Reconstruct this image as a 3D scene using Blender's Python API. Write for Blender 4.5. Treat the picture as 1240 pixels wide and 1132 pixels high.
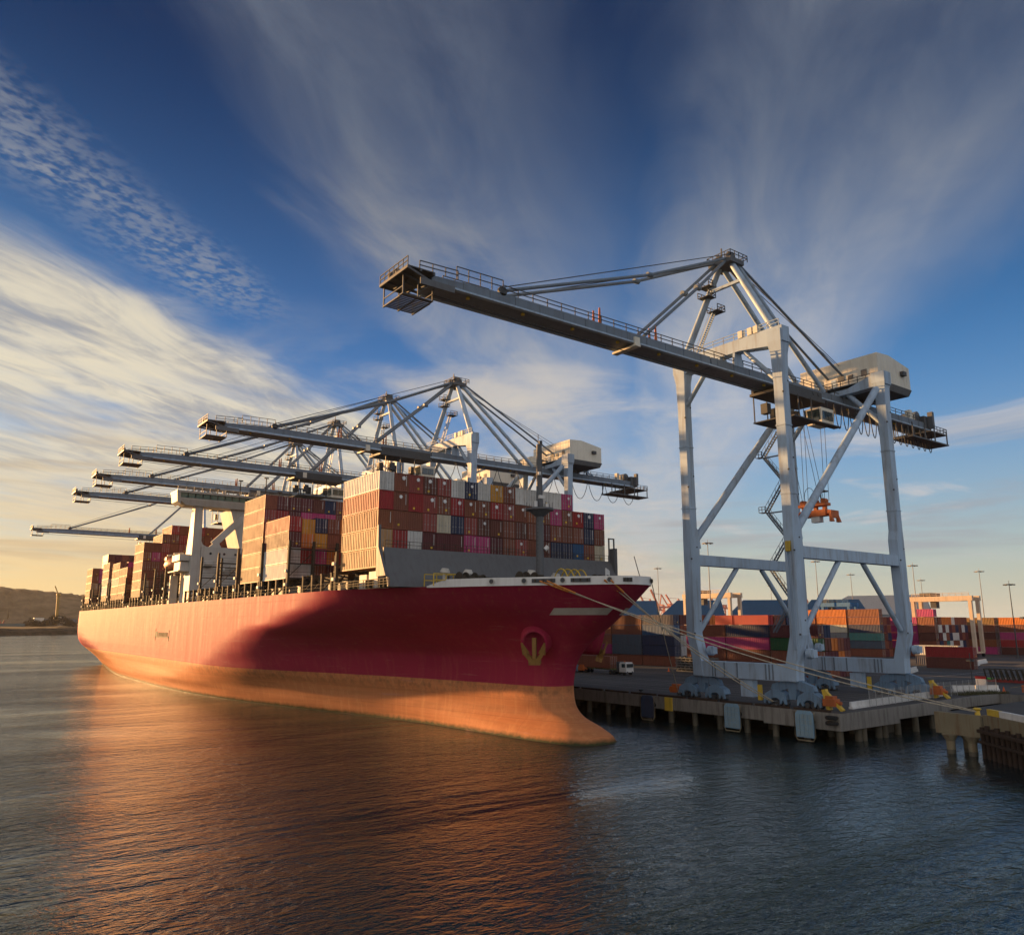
import bpy, math, random
import numpy as np
from mathutils import Vector, Matrix
R = math.radians
random.seed(11)
scene = bpy.context.scene
for o in list(bpy.data.objects):
    bpy.data.objects.remove(o)
COL = scene.collection

# ------------------------------------------------------------------ camera
# world axes: X across the ship towards the quay, Y along the ship towards her stern, Z up, water at z = 0
cam = bpy.data.objects.new("camera", bpy.data.cameras.new("camera"))
COL.objects.link(cam)
cam.location = (-51.72, -102.01, 15.5)
cam.rotation_euler = (R(90 + 11.37), 0, R(-36.7))
cam.data.sensor_width = 36
cam.data.lens = 27.44
cam.data.clip_start = 0.5
cam.data.clip_end = 40000
scene.camera = cam

# ------------------------------------------------------------------ light
SUN = Vector((-0.34, 1.0, 0.14)).normalized()        # towards the low sun
EL = math.asin(SUN.z)
AZ = math.atan2(SUN.x, SUN.y)
EXPOSURE = 1.35
SKY_STRENGTH = 0.13
sl = bpy.data.lights.new("sun", 'SUN')
sl.energy = 4.8
sl.angle = R(0.6)
sl.color = (1.0, 0.53, 0.20)
so = bpy.data.objects.new("sun", sl)
COL.objects.link(so)
so.rotation_euler = SUN.to_track_quat('Z', 'Y').to_euler()

scene.view_settings.view_transform = 'Standard'
scene.view_settings.look = 'None'
scene.view_settings.exposure = EXPOSURE
scene.view_settings.gamma = 1
scene.view_settings.use_curve_mapping = False
scene.render.engine = 'CYCLES'
scene.cycles.max_bounces = 6
scene.cycles.glossy_bounces = 3
scene.cycles.sample_clamp_indirect = 6
scene.cycles.use_denoising = True


class NT:
    """small helper to write node trees"""
    def __init__(s, tree):
        s.t = tree

    def n(s, kind, **kw):
        nd = s.t.nodes.new(kind)
        for k, v in kw.items():
            if k.startswith('i_'):
                key = k[2:]
                key = int(key) if key.isdigit() else key.replace('_', ' ')
                s.put(nd.inputs[key], v)
            else:
                setattr(nd, k, v)
        return nd

    def put(s, sock, v):
        if isinstance(v, bpy.types.NodeSocket):
            s.t.links.new(v, sock)
        else:
            sock.default_value = v

    def math(s, op, a, b=0.0, c=0.0, clamp=False):
        nd = s.t.nodes.new('ShaderNodeMath')
        nd.operation = op
        nd.use_clamp = clamp
        for k, v in enumerate((a, b, c)):
            s.put(nd.inputs[k], v)
        return nd.outputs[0]

    def mix(s, f, a, b, mode='MIX'):
        nd = s.t.nodes.new('ShaderNodeMix')
        nd.data_type = 'RGBA'
        nd.blend_type = mode
        s.put(nd.inputs[0], f)
        s.put(nd.inputs[6], a)
        s.put(nd.inputs[7], b)
        return nd.outputs[2]

    def ramp(s, f, stops, interp='EASE'):
        nd = s.t.nodes.new('ShaderNodeValToRGB')
        cr = nd.color_ramp
        cr.interpolation = interp
        while len(cr.elements) < len(stops):
            cr.elements.new(0.5)
        for e, (p, c) in zip(cr.elements, stops):
            e.position = p
            e.color = c if len(c) == 4 else (*c, 1)
        s.put(nd.inputs[0], f)
        return nd.outputs[0]

    def rng(s, v, a, b, c=0.0, d=1.0, kind='LINEAR'):
        nd = s.t.nodes.new('ShaderNodeMapRange')
        nd.interpolation_type = kind
        for k, x in enumerate((v, a, b, c, d)):
            s.put(nd.inputs[k], x)
        return nd.outputs[0]

    def noise(s, vec, scale, detail=4, rough=0.55, dist=0.0):
        nd = s.t.nodes.new('ShaderNodeTexNoise')
        if vec is not None:
            s.put(nd.inputs['Vector'], vec)
        nd.inputs['Scale'].default_value = scale
        nd.inputs['Detail'].default_value = detail
        nd.inputs['Roughness'].default_value = rough
        nd.inputs['Distortion'].default_value = dist
        return nd.outputs[0]

    def xyz(s, x, y, z):
        nd = s.t.nodes.new('ShaderNodeCombineXYZ')
        for k, v in enumerate((x, y, z)):
            s.put(nd.inputs[k], v)
        return nd.outputs[0]

    def dot(s, v, w):
        nd = s.t.nodes.new('ShaderNodeVectorMath')
        nd.operation = 'DOT_PRODUCT'
        s.put(nd.inputs[0], v)
        nd.inputs[1].default_value = w
        return nd.outputs['Value']


def g3(v):
    return (v, v, v, 1)


world = bpy.data.worlds.new("World")
scene.world = world
world.use_nodes = True
wt = world.node_tree
wt.nodes.clear()
w = NT(wt)
sky = w.n('ShaderNodeTexSky', sky_type='NISHITA', sun_disc=False, sun_elevation=EL, sun_rotation=AZ,
          altitude=0.0, air_density=1.0, dust_density=1.6, ozone_density=4.0)
tc = w.n('ShaderNodeTexCoord').outputs['Generated']
dz = w.dot(tc, (0, 0, 1))
dxr = w.dot(tc, (0.8018, -0.5976, 0))
dyr = w.dot(tc, (0.5976, 0.8018, 0))
zc = w.math('ADD', w.math('MAXIMUM', dz, 0.0), 0.02)
px = w.math('DIVIDE', dxr, zc)
py = w.math('DIVIDE', dyr, zc)
fwd = w.rng(py, -0.2, 0.5)


def plane(a, b, c, **k):
    return w.noise(w.xyz(w.math('MULTIPLY', w.math('SUBTRACT', px, w.math('MULTIPLY', py, 0.22)), a), w.math('MULTIPLY', py, b), c), 1.0, **k)


def ss(v, a, b, c=0.0, d=1.0):
    return w.rng(v, a, b, c, d, 'SMOOTHSTEP')


def lin(kx, ky, c):
    """kx * px + ky * py + c"""
    return w.math('ADD', w.math('MULTIPLY', px, kx), w.math('MULTIPLY_ADD', py, ky, c))


n_soft = plane(1.3, 0.7, 3.7, detail=4, rough=0.55, dist=0.5)
n_mid = plane(3.2, 1.5, 1.3, detail=6, rough=0.6, dist=0.8)
n_fib = plane(7.0, 1.6, 5.1, detail=6, rough=0.62, dist=0.9)
n_cell = plane(44.0, 34.0, 0.4, detail=2, rough=0.5, dist=0.15)
wob = w.math('SUBTRACT', n_soft, 0.5)
wob2 = w.math('SUBTRACT', n_mid, 0.5)
# big bright bank on the sun side
d1 = w.math('ADD', lin(-1.0, 0.40, -1.866), w.math('MULTIPLY_ADD', wob2, 0.45, w.math('MULTIPLY', wob, 0.5)))
m1 = w.math('MULTIPLY', ss(d1, -0.02, 0.40), w.math('MULTIPLY', ss(n_soft, 0.30, 0.56, 0.30, 1.0), w.rng(n_fib, 0.25, 0.7, 0.74, 1.0)))
# rippled band above it
d2 = w.math('ABSOLUTE', w.math('ADD', lin(1.0, -0.24, 1.339), w.math('MULTIPLY', wob, 0.2)))
m2 = w.math('MULTIPLY', w.math('MULTIPLY', ss(d2, 0.20, 0.02), w.math('MULTIPLY', ss(n_cell, 0.34, 0.68), w.rng(n_mid, 0.30, 0.60, 0.35, 1.1))), w.math('MULTIPLY', ss(py, 2.5, 1.9), fwd))
# thin veils in the middle and on the right
u3 = w.math('ADD', lin(1.0, -0.16, 0.0), w.math('MULTIPLY_ADD', wob2, 0.30, w.math('MULTIPLY', wob, 0.35)))
m3 = w.math('MULTIPLY', w.math('MULTIPLY', ss(u3, -0.86, -0.50), ss(u3, 0.12, -0.36)), w.math('MULTIPLY', w.rng(n_mid, 0.32, 0.66, 0.35, 1.0), w.rng(n_fib, 0.3, 0.7, 0.7, 1.1)))
u4 = w.math('ADD', lin(1.0, -0.09, 0.0), w.math('MULTIPLY_ADD', wob2, 0.26, w.math('MULTIPLY', wob, 0.3)))
m4 = w.math('MULTIPLY', w.math('MULTIPLY', ss(u4, 0.06, 0.40), ss(u4, 1.20, 0.72)), w.math('MULTIPLY', w.rng(n_mid, 0.30, 0.66, 0.45, 1.0), w.rng(n_fib, 0.3, 0.7, 0.75, 1.1)))
m34 = w.math('MULTIPLY', w.math('MAXIMUM', m3, m4), 0.82)
# brighter wisps lower down
n_w = plane(0.55, 0.50, 8.2, detail=7, rough=0.58, dist=0.9)
m5 = w.math('MULTIPLY', ss(n_w, 0.50, 0.66), w.math('MULTIPLY', ss(dz, 0.40, 0.26), ss(dz, 0.05, 0.13)))
# thin bars over the horizon
v_low = w.xyz(w.math('MULTIPLY', dxr, 2.4), w.math('MULTIPLY', dyr, 2.4), w.math('MULTIPLY', dz, 30.0))
n_low = w.noise(v_low, 1.0, 5, 0.6, 0.4)
low = w.math('MULTIPLY', ss(n_low, 0.48, 0.68), w.math('MULTIPLY', w.rng(dz, 0.03, 0.09), w.rng(dz, 0.26, 0.15)))
# unseen cloud deck behind the view, added to brighten the shaded faces
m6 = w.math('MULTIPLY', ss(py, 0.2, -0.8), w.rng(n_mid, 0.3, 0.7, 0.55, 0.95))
sunward = ss(w.dot(tc, tuple(Vector((SUN.x, SUN.y, 0.05)).normalized())), 0.15, 0.97)
# clear sky: deeper towards the zenith, pale towards the horizon
deep = w.mix(ss(dz, 0.16, 0.72), (0.50, 0.70, 0.80, 1), (0.030, 0.105, 0.175, 1))
deep = w.mix(sunward, deep, w.mix(1.0, deep, (0.24, 0.36, 0.48, 1), 'MULTIPLY'))
clear = w.mix(1.0, sky.outputs[0], deep, 'MULTIPLY')
hz = w.math('POWER', w.rng(dz, 0.36, 0.0), 2.2)
hcol = w.mix(sunward, (2.0, 1.92, 1.55, 1), (3.2, 2.05, 0.72, 1))
clear = w.mix(w.math('MULTIPLY', hz, 0.92), clear, hcol)
bl = ss(w.math('MULTIPLY_ADD', n_fib, 0.5, w.math('MULTIPLY', n_mid, 0.5)), 0.38, 0.60)
bl = w.math('MULTIPLY_ADD', w.math('SUBTRACT', bl, 0.6), ss(dz, 0.10, 0.26, 0.25, 1.0), 0.6)
bank = w.mix(bl, w.mix(sunward, (0.75, 0.90, 1.10, 1), (1.30, 1.22, 1.10, 1)), w.mix(sunward, (1.75, 1.76, 1.72, 1), (2.55, 2.25, 1.62, 1)))
bank = w.mix(w.math('MULTIPLY', ss(dz, 0.20, 0.03), sunward), bank, (2.7, 1.95, 0.95, 1))
veil = w.mix(ss(dz, 0.25, 0.60), w.mix(sunward, (1.55, 1.60, 1.72, 1), (1.8, 1.62, 1.3, 1)), (0.47, 0.56, 0.73, 1))
c = w.mix(m34, clear, veil)
c = w.mix(w.math('MULTIPLY', m2, 0.62), c, (1.15, 1.18, 1.22, 1))
c = w.mix(w.math('MULTIPLY', m5, 0.80), c, w.mix(sunward, (1.75, 1.72, 1.75, 1), (2.2, 1.85, 1.3, 1)))
c = w.mix(w.math('MULTIPLY', m1, 0.92), c, bank)
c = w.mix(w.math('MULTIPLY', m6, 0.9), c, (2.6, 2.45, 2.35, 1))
c = w.mix(w.math('MULTIPLY', low, 0.7), c, w.mix(sunward, (1.05, 1.08, 1.2, 1), (1.5, 1.15, 0.75, 1)))
skyc = c
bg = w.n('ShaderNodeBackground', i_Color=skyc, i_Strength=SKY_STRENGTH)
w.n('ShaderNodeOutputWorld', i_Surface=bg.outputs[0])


# ------------------------------------------------------------------ materials
def new_mat(name):
    m = bpy.data.materials.new(name)
    m.use_nodes = True
    m.node_tree.nodes.clear()
    t = NT(m.node_tree)
    return m, t


def finish(t, color, rough=0.6, metal=0.0, bump=None, bstr=0.3, bdist=0.05, spec=0.5):
    p = t.n('ShaderNodeBsdfPrincipled', i_Base_Color=color, i_Roughness=rough, i_Metallic=metal)
    p.inputs['Specular IOR Level'].default_value = spec
    if bump is not None:
        b = t.n('ShaderNodeBump', i_Height=bump)
        b.inputs['Strength'].default_value = bstr
        b.inputs['Distance'].default_value = bdist
        t.put(p.inputs['Normal'], b.outputs[0])
    t.n('ShaderNodeOutputMaterial', i_Surface=p.outputs[0])
    return p


MATS = {}


def paint(name, c, rough=0.55, dirt=0.35, dirtc=(0.07, 0.05, 0.04), scale=0.6, metal=0.0, streak=True, spec=0.4, vary=0.12):
    """painted steel: patchy tone, rain streaks, scattered grime"""
    if name in MATS:
        return MATS[name]
    m, t = new_mat(name)
    geo = t.n('ShaderNodeNewGeometry').outputs['Position']
    mp = t.n('ShaderNodeMapping')
    t.put(mp.inputs['Vector'], geo)
    mp.inputs['Scale'].default_value = (1.0, 1.0, 0.12) if streak else (1, 1, 1)
    a = t.noise(mp.outputs[0], scale * 3, 5, 0.65)
    b = t.noise(geo, scale, 3, 0.5)
    oi = t.n('ShaderNodeObjectInfo').outputs['Random']
    f = t.math('MULTIPLY', t.rng(a, 0.48, 0.72), dirt)
    lo = tuple(x * (1 - vary) for x in c[:3]) + (1,)
    hi = tuple(min(1, x * (1 + vary)) for x in c[:3]) + (1,)
    col = t.mix(t.rng(t.math('ADD', t.math('MULTIPLY', b, 0.6), t.math('MULTIPLY', oi, 0.4)), 0.25, 0.75), lo, hi)
    col = t.mix(f, col, (*dirtc, 1))
    finish(t, col, t.rng(a, 0.2, 0.8, rough - 0.08, rough + 0.12), metal, spec=spec)
    MATS[name] = m
    return m


def plain(name, c, rough=0.6, metal=0.0, scale=1.0, vary=0.25, bump=0.0, spec=0.4):
    if name in MATS:
        return MATS[name]
    m, t = new_mat(name)
    geo = t.n('ShaderNodeNewGeometry').outputs['Position']
    a = t.noise(geo, scale, 5, 0.6)
    lo = tuple(x * (1 - vary) for x in c) + (1,)
    hi = tuple(min(1, x * (1 + vary)) for x in c) + (1,)
    finish(t, t.mix(t.rng(a, 0.3, 0.7), lo, hi), rough, metal, bump=a if bump else None, bstr=bump, bdist=0.1, spec=spec)
    MATS[name] = m
    return m


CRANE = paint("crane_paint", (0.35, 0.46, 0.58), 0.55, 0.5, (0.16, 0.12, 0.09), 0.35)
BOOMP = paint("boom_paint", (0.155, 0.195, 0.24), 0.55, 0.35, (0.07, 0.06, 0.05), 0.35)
DARKST = paint("dark_steel", (0.06, 0.065, 0.07), 0.6, 0.3)
CABLE = plain("cable_steel", (0.05, 0.055, 0.06), 0.6, 0.2)
HOUSE = paint("house_cream", (0.72, 0.68, 0.57), 0.55, 0.2, (0.2, 0.17, 0.13), 0.3)
GLASS = plain("window_glass", (0.03, 0.05, 0.06), 0.08, 0.0, spec=0.8)
BOGIE = paint("bogie_paint", (0.16, 0.26, 0.37), 0.6, 0.5, (0.07, 0.05, 0.04), 0.8)
YELLOW = paint("yellow_paint", (0.62, 0.42, 0.05), 0.55, 0.3)
ORANGE = paint("orange_paint", (0.46, 0.12, 0.03), 0.6, 0.35)
WHITE = paint("white_paint", (0.70, 0.69, 0.66), 0.5, 0.22, (0.22, 0.15, 0.10), 0.5)
GREYST = paint("grey_deck_paint", (0.115, 0.122, 0.13), 0.6, 0.3)
LASH = paint("lashing_steel", (0.058, 0.05, 0.038), 0.75, 0.4, spec=0.15)
RUBBER = plain("black_rubber", (0.02, 0.02, 0.02), 0.8)
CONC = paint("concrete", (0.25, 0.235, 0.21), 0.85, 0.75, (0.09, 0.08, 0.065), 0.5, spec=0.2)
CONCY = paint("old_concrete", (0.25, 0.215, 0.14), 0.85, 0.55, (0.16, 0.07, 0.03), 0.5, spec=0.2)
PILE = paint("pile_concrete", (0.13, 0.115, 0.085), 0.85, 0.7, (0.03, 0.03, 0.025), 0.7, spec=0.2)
RUST = paint("rusty_steel", (0.045, 0.028, 0.02), 0.8, 0.5, (0.05, 0.03, 0.02), 0.8)
ROPE = plain("mooring_rope", (0.42, 0.37, 0.28), 0.9, vary=0.3, scale=3)
ROPEO = plain("orange_rope", (0.60, 0.22, 0.05), 0.9, vary=0.3, scale=3)
BLUEF = paint("fender_blue", (0.20, 0.34, 0.46), 0.6, 0.4, (0.25, 0.2, 0.08), 0.9)
SHIPW = paint("ship_white", (0.52, 0.50, 0.45), 0.6, 0.3, (0.3, 0.2, 0.12), 0.4)


# ------------------------------------------------------------------ mesh helper
class MB:
    def __init__(s):
        s.v, s.f, s.m, s.sm = [], [], [], []

    def add(s, vs, fs, mi=0, smooth=False):
        k = len(s.v)
        s.v.extend([tuple(p) for p in vs])
        for f in fs:
            s.f.append([k + i for i in f])
            s.m.append(mi)
            s.sm.append(smooth)
        return s

    def hexa(s, p, mi=0):
        """eight corners: bottom ring 0-3 counter-clockwise, top ring 4-7"""
        return s.add(p, [(3, 2, 1, 0), (4, 5, 6, 7), (0, 1, 5, 4), (1, 2, 6, 5), (2, 3, 7, 6), (3, 0, 4, 7)], mi)

    def box(s, x0, x1, y0, y1, z0, z1, mi=0):
        x0, x1 = min(x0, x1), max(x0, x1)
        y0, y1 = min(y0, y1), max(y0, y1)
        z0, z1 = min(z0, z1), max(z0, z1)
        return s.hexa([(x0, y0, z0), (x1, y0, z0), (x1, y1, z0), (x0, y1, z0), (x0, y0, z1), (x1, y0, z1), (x1, y1, z1), (x0, y1, z1)], mi)

    def cbox(s, c, d, mi=0):
        return s.box(c[0] - d[0] / 2, c[0] + d[0] / 2, c[1] - d[1] / 2, c[1] + d[1] / 2, c[2] - d[2] / 2, c[2] + d[2] / 2, mi)

    def bevbox(s, x0, x1, y0, y1, z0, z1, b=0.06, mi=0):
        """box with its vertical and top edges chamfered"""
        def ring(e, z):
            return [(x0 + b + e, y0 + e, z), (x1 - b - e, y0 + e, z), (x1 - e, y0 + b + e, z), (x1 - e, y1 - b - e, z),
                    (x1 - b - e, y1 - e, z), (x0 + b + e, y1 - e, z), (x0 + e, y1 - b - e, z), (x0 + e, y0 + b + e, z)]
        vs = ring(0, z0) + ring(0, z1 - b) + ring(b * .9, z1)
        fs = [tuple(range(7, -1, -1)), tuple(range(16, 24))]
        for r in (0, 8):
            for i in range(8):
                j = (i + 1) % 8
                fs.append((r + i, r + j, r + 8 + j, r + 8 + i))
        return s.add(vs, fs, mi)

    def beam(s, p, q, wd, ht, mi=0, up=(0, 0, 1), w2=None, h2=None):
        """rectangular bar from p to q; wd across, ht along 'up'"""
        p, q = Vector(p), Vector(q)
        d = (q - p).normalized()
        u = Vector(up)
        if abs(d.dot(u)) > 0.98:
            u = Vector((0, 1, 0))
        r = d.cross(u).normalized()
        u = r.cross(d).normalized()
        w2 = wd if w2 is None else w2
        h2 = ht if h2 is None else h2
        pts = []
        for c, a, b in ((p, wd, ht), (q, w2, h2)):
            pts += [c - r * a / 2 - u * b / 2, c + r * a / 2 - u * b / 2, c + r * a / 2 + u * b / 2, c - r * a / 2 + u * b / 2]
        return s.add(pts, [(3, 2, 1, 0), (4, 5, 6, 7), (0, 1, 5, 4), (1, 2, 6, 5), (2, 3, 7, 6), (3, 0, 4, 7)], mi)

    def tube(s, p, q, r, n=8, mi=0, r2=None, cap=True, smooth=True):
        p, q = Vector(p), Vector(q)
        d = (q - p).normalized()
        a = d.orthogonal().normalized()
        b = d.cross(a)
        r2 = r if r2 is None else r2
        vs = []
        for c, rr in ((p, r), (q, r2)):
            for i in range(n):
                t = 2 * math.pi * i / n
                vs.append(c + (a * math.cos(t) + b * math.sin(t)) * rr)
        s.add(vs, [(i, (i + 1) % n, n + (i + 1) % n, n + i) for i in range(n)], mi, smooth)
        if cap:
            s.add(vs, [tuple(range(n - 1, -1, -1)), tuple(range(n, 2 * n))], mi)
        return s

    def path(s, pts, r, n=6, mi=0):
        pts = [Vector(p) for p in pts]
        vs = []
        for k, c in enumerate(pts):
            d = (pts[min(k + 1, len(pts) - 1)] - pts[max(k - 1, 0)]).normalized()
            a = d.cross(Vector((0, 0, 1)))
            a = a.normalized() if a.length > 1e-3 else Vector((1, 0, 0))
            b = d.cross(a).normalized()
            for i in range(n):
                t = 2 * math.pi * i / n
                vs.append(c + (a * math.cos(t) + b * math.sin(t)) * r)
        fs = []
        for k in range(len(pts) - 1):
            for i in range(n):
                j = (i + 1) % n
                fs.append((k * n + i, k * n + j, (k + 1) * n + j, (k + 1) * n + i))
        s.add(vs, fs, mi, True)
        e = (len(pts) - 1) * n
        return s.add(vs, [tuple(range(n - 1, -1, -1)), tuple(range(e, e + n))], mi)

    def prism(s, poly, axis, a, b, mi=0):
        """polygon (2D) extruded along an axis: 'x' -> (y,z), 'y' -> (x,z), 'z' -> (x,y)"""
        def mk(p, h):
            return {'x': (h, p[0], p[1]), 'y': (p[0], h, p[1]), 'z': (p[0], p[1], h)}[axis]
        n = len(poly)
        vs = [mk(p, a) for p in poly] + [mk(p, b) for p in poly]
        fs = [tuple(range(n)), tuple(range(2 * n - 1, n - 1, -1))] + [(i, n + i, n + (i + 1) % n, (i + 1) % n) for i in range(n)]
        return s.add(vs, fs, mi)

    def mesh(s, name, mats, off=(0, 0, 0)):
        me = bpy.data.meshes.new(name)
        ox, oy, oz = off
        me.from_pydata([(x - ox, y - oy, z - oz) for x, y, z in s.v], [], s.f)
        for m in (mats if isinstance(mats, (list, tuple)) else [mats]):
            me.materials.append(m)
        me.polygons.foreach_set('material_index', s.m)
        me.polygons.foreach_set('use_smooth', s.sm)
        import bmesh
        bm = bmesh.new()
        bm.from_mesh(me)
        bmesh.ops.recalc_face_normals(bm, faces=bm.faces)
        bm.to_mesh(me)
        bm.free()
        me.update()
        return me

    def build(s, name, mats, parent=None, off=None, loc=None):
        if off is None:
            off = parent['org'] if parent is not None and 'org' in parent else (0, 0, 0)
        o = bpy.data.objects.new(name, s.mesh(name, mats, off))
        COL.objects.link(o)
        if parent is not None:
            o.parent = parent
            o['org'] = tuple(off)
        if loc is not None:
            o.location = loc
        return o


def tag(o, label=None, cat=None, group=None, kind=None):
    if label:
        o['label'] = label
    if cat:
        o['category'] = cat
    if group:
        o['group'] = group
    if kind:
        o['kind'] = kind
    return o


def empty(name, org, label, cat, group=None):
    o = bpy.data.objects.new(name, None)
    COL.objects.link(o)
    o.location = org
    o['org'] = tuple(org)
    return tag(o, label, cat, group)


def copy_tree(o, parent=None):
    c = o.copy()
    COL.objects.link(c)
    if parent is not None:
        c.parent = parent
    for ch in list(o.children):
        copy_tree(ch, c)
    return c


ORD = ['first', 'second', 'third', 'fourth', 'fifth', 'sixth', 'seventh', 'eighth', 'ninth', 'tenth', 'eleventh', 'twelfth',
       'thirteenth', 'fourteenth', 'fifteenth', 'sixteenth', 'seventeenth', 'eighteenth', 'nineteenth', 'twentieth']

# ------------------------------------------------------------------ water
wm, t = new_mat("harbour_water")
geo = t.n('ShaderNodeNewGeometry').outputs['Position']
mpw = t.n('ShaderNodeMapping')
t.put(mpw.inputs['Vector'], geo)
mpw.inputs['Rotation'].default_value = (0, 0, R(33))
mpw.inputs['Scale'].default_value = (0.55, 1.0, 1.0)
n1 = t.noise(mpw.outputs[0], 0.22, 3, 0.5, 0.6)
n2 = t.noise(mpw.outputs[0], 0.95, 4, 0.55, 0.7)
n3 = t.noise(mpw.outputs[0], 2.8, 3, 0.55, 0.4)
mps = t.n('ShaderNodeMapping')
t.put(mps.inputs['Vector'], geo)
mps.inputs['Rotation'].default_value = (0, 0, R(20))
mps.inputs['Scale'].default_value = (0.010, 0.034, 1)
patch = t.rng(t.noise(mps.outputs[0], 1.0, 4, 0.6, 0.8), 0.36, 0.62, 0.30, 1.30)
hgt = t.math('ADD', t.math('MULTIPLY', n1, 0.45), t.math('ADD', t.math('MULTIPLY', n2, 0.42), t.math('MULTIPLY', n3, 0.19)))
hgt = t.math('MULTIPLY', hgt, patch)
finish(t, (0.006, 0.020, 0.026, 1), 0.06, 0.0, bump=hgt, bstr=0.75, bdist=0.85, spec=0.5).inputs['IOR'].default_value = 1.33
mb = MB()
S = 9500
mb.add([(-S, -S, 0), (S, -S, 0), (S, S, 0), (-S, S, 0)], [(0, 1, 2, 3)])
tag(mb.build("water", wm), kind='structure')

# ------------------------------------------------------------------ ground
gm, t = new_mat("yard_asphalt")
geo = t.n('ShaderNodeNewGeometry').outputs['Position']
a = t.noise(geo, 0.05, 5, 0.6)
b = t.noise(geo, 1.4, 5, 0.7)
mpa = t.n('ShaderNodeMapping')
t.put(mpa.inputs['Vector'], geo)
mpa.inputs['Scale'].default_value = (0.5, 0.02, 1)
c = t.noise(mpa.outputs[0], 1.0, 4, 0.6)
col = t.mix(t.rng(a, 0.35, 0.65), (0.045, 0.046, 0.05, 1), (0.085, 0.083, 0.08, 1))
col = t.mix(t.math('MULTIPLY', t.rng(c, 0.5, 0.7), 0.55), col, (0.13, 0.125, 0.12, 1))
col = t.mix(t.math('MULTIPLY', t.rng(b, 0.55, 0.75), 0.35), col, (0.03, 0.03, 0.03, 1))
finish(t, col, 0.9, bump=b, bstr=0.25, bdist=0.03, spec=0.25)
ZQ = 4.0
g = MB()
out = [(47, -42), (97, -40), (97, -51.4), (400, -51.4), (400, -400), (6000, -400), (6000, 6000), (2200, 6000), (400, 1700), (47, 440)]
g.add([(x, y, ZQ) for x, y in out], [tuple(range(len(out)))])
# rim walls of the notch and of the far land under the sheet are built by the quay
tag(g.build("yard_ground", gm), kind='structure')

# far shore on the other side of the harbour
sm_, t = new_mat("shore_scrub")
geo = t.n('ShaderNodeNewGeometry').outputs['Position']
a = t.noise(geo, 0.06, 6, 0.7)
col = t.mix(t.rng(a, 0.35, 0.65), (0.03, 0.028, 0.02, 1), (0.09, 0.07, 0.05, 1))
finish(t, col, 0.95, spec=0.1)
sh = MB()
# low bank: front edge runs past the left of the picture, built as a ridged strip
rng = np.random.RandomState(4)
N = 60
vs, fs = [], []
for i in range(N + 1):
    f = i / N
    X0 = -500 + f * 1300
    Y0 = 1195 + (X0 - 36) * 1.0
    for k, (dx, dy, z) in enumerate(((0, 0, -1), (-2, 6, 4 + rng.rand() * 4), (-8, 24, 9 + rng.rand() * 4), (-14, 60, 11 + rng.rand() * 4), (-60, 400, 16), (-200, 2200, 20))):
        vs.append((X0 + dx, Y0 + dy + rng.rand() * 5, z))
for i in range(N):
    for k in range(5):
        fs.append((i * 6 + k, i * 6 + k + 1, i * 6 + 7 + k, i * 6 + 6 + k))
sh.add(vs, fs)
tag(sh.build("far_shore", sm_), kind='structure')

hm, t = new_mat("hill_slopes")
geo = t.n('ShaderNodeNewGeometry').outputs['Position']
a = t.noise(geo, 0.012, 8, 0.75)
col = t.mix(t.rng(a, 0.4, 0.62), (0.055, 0.05, 0.03, 1), (0.16, 0.13, 0.09, 1))
finish(t, col, 0.95, spec=0.05)


def ridge(name, pts, depth, seed):
    """hill mass: crest heights along a line of ground points, falling off on both sides"""
    rs = np.random.RandomState(seed)
    m = MB()
    P = []
    for (x0, y0, h0), (x1, y1, h1) in zip(pts[:-1], pts[1:]):
        for k in range(24):
            f = k / 24
            P.append((x0 + (x1 - x0) * f, y0 + (y1 - y0) * f, h0 + (h1 - h0) * f))
    P.append(pts[-1])
    n = len(P)
    rows = [(-1.0, 0.0), (-0.75, .18), (-0.5, .45), (-0.28, .75), (-.12, .93), (0, 1.0), (.3, .8), (.7, .3), (1, 0)]
    vs = []
    bump = np.convolve(rs.randn(n + 8), np.ones(4) / 4, 'same')[:n]
    for k, (x, y, h) in enumerate(P):
        dx = P[min(k + 1, n - 1)][0] - P[max(k - 1, 0)][0]
        dy = P[min(k + 1, n - 1)][1] - P[max(k - 1, 0)][1]
        L = math.hypot(dx, dy)
        nx, ny = -dy / L, dx / L
        for r, hh in rows:
            z = h * hh * (1 + 0.03 * rs.randn() * (hh < .99)) + hh * bump[k] * h * 0.035 + hh * rs.rand() * 5
            vs.append((x + nx * r * depth + rs.randn() * 5, y + ny * r * depth + rs.randn() * 5, max(z, 0) - (3 if hh == 0 else 0)))
    q = len(rows)
    fs = [(i * q + j, i * q + j + 1, (i + 1) * q + j + 1, (i + 1) * q + j) for i in range(n - 1) for j in range(q - 1)]
    m.add(vs, fs, 0, True)
    return tag(m.build(name, hm), kind='structure')


ridge("hills", [(-2600, 3300, 30), (-1500, 3600, 50), (-700, 3850, 110), (-100, 3950, 182), (185, 3930, 172), (463, 3900, 150), (760, 3950, 128), (1600, 4200, 70)], 700, 3)
ridge("distant_hills", [(7000, 400, 160), (7600, 1500, 190), (7200, 2600, 120)], 900, 8)

# thin evening haze over the harbour: one closed even volume round everything
hz_, t = new_mat("haze_air")
pv = t.n('ShaderNodeVolumePrincipled')
pv.inputs['Color'].default_value = (0.95, 0.93, 0.90, 1)
pv.inputs['Density'].default_value = 0.000022
pv.inputs['Anisotropy'].default_value = 0.2
t.n('ShaderNodeOutputMaterial', i_Volume=pv.outputs[0])
m = MB()
m.box(-9800, 9800, -9800, 9800, -4, 210)
tag(m.build("haze", hz_), kind='stuff')

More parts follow.
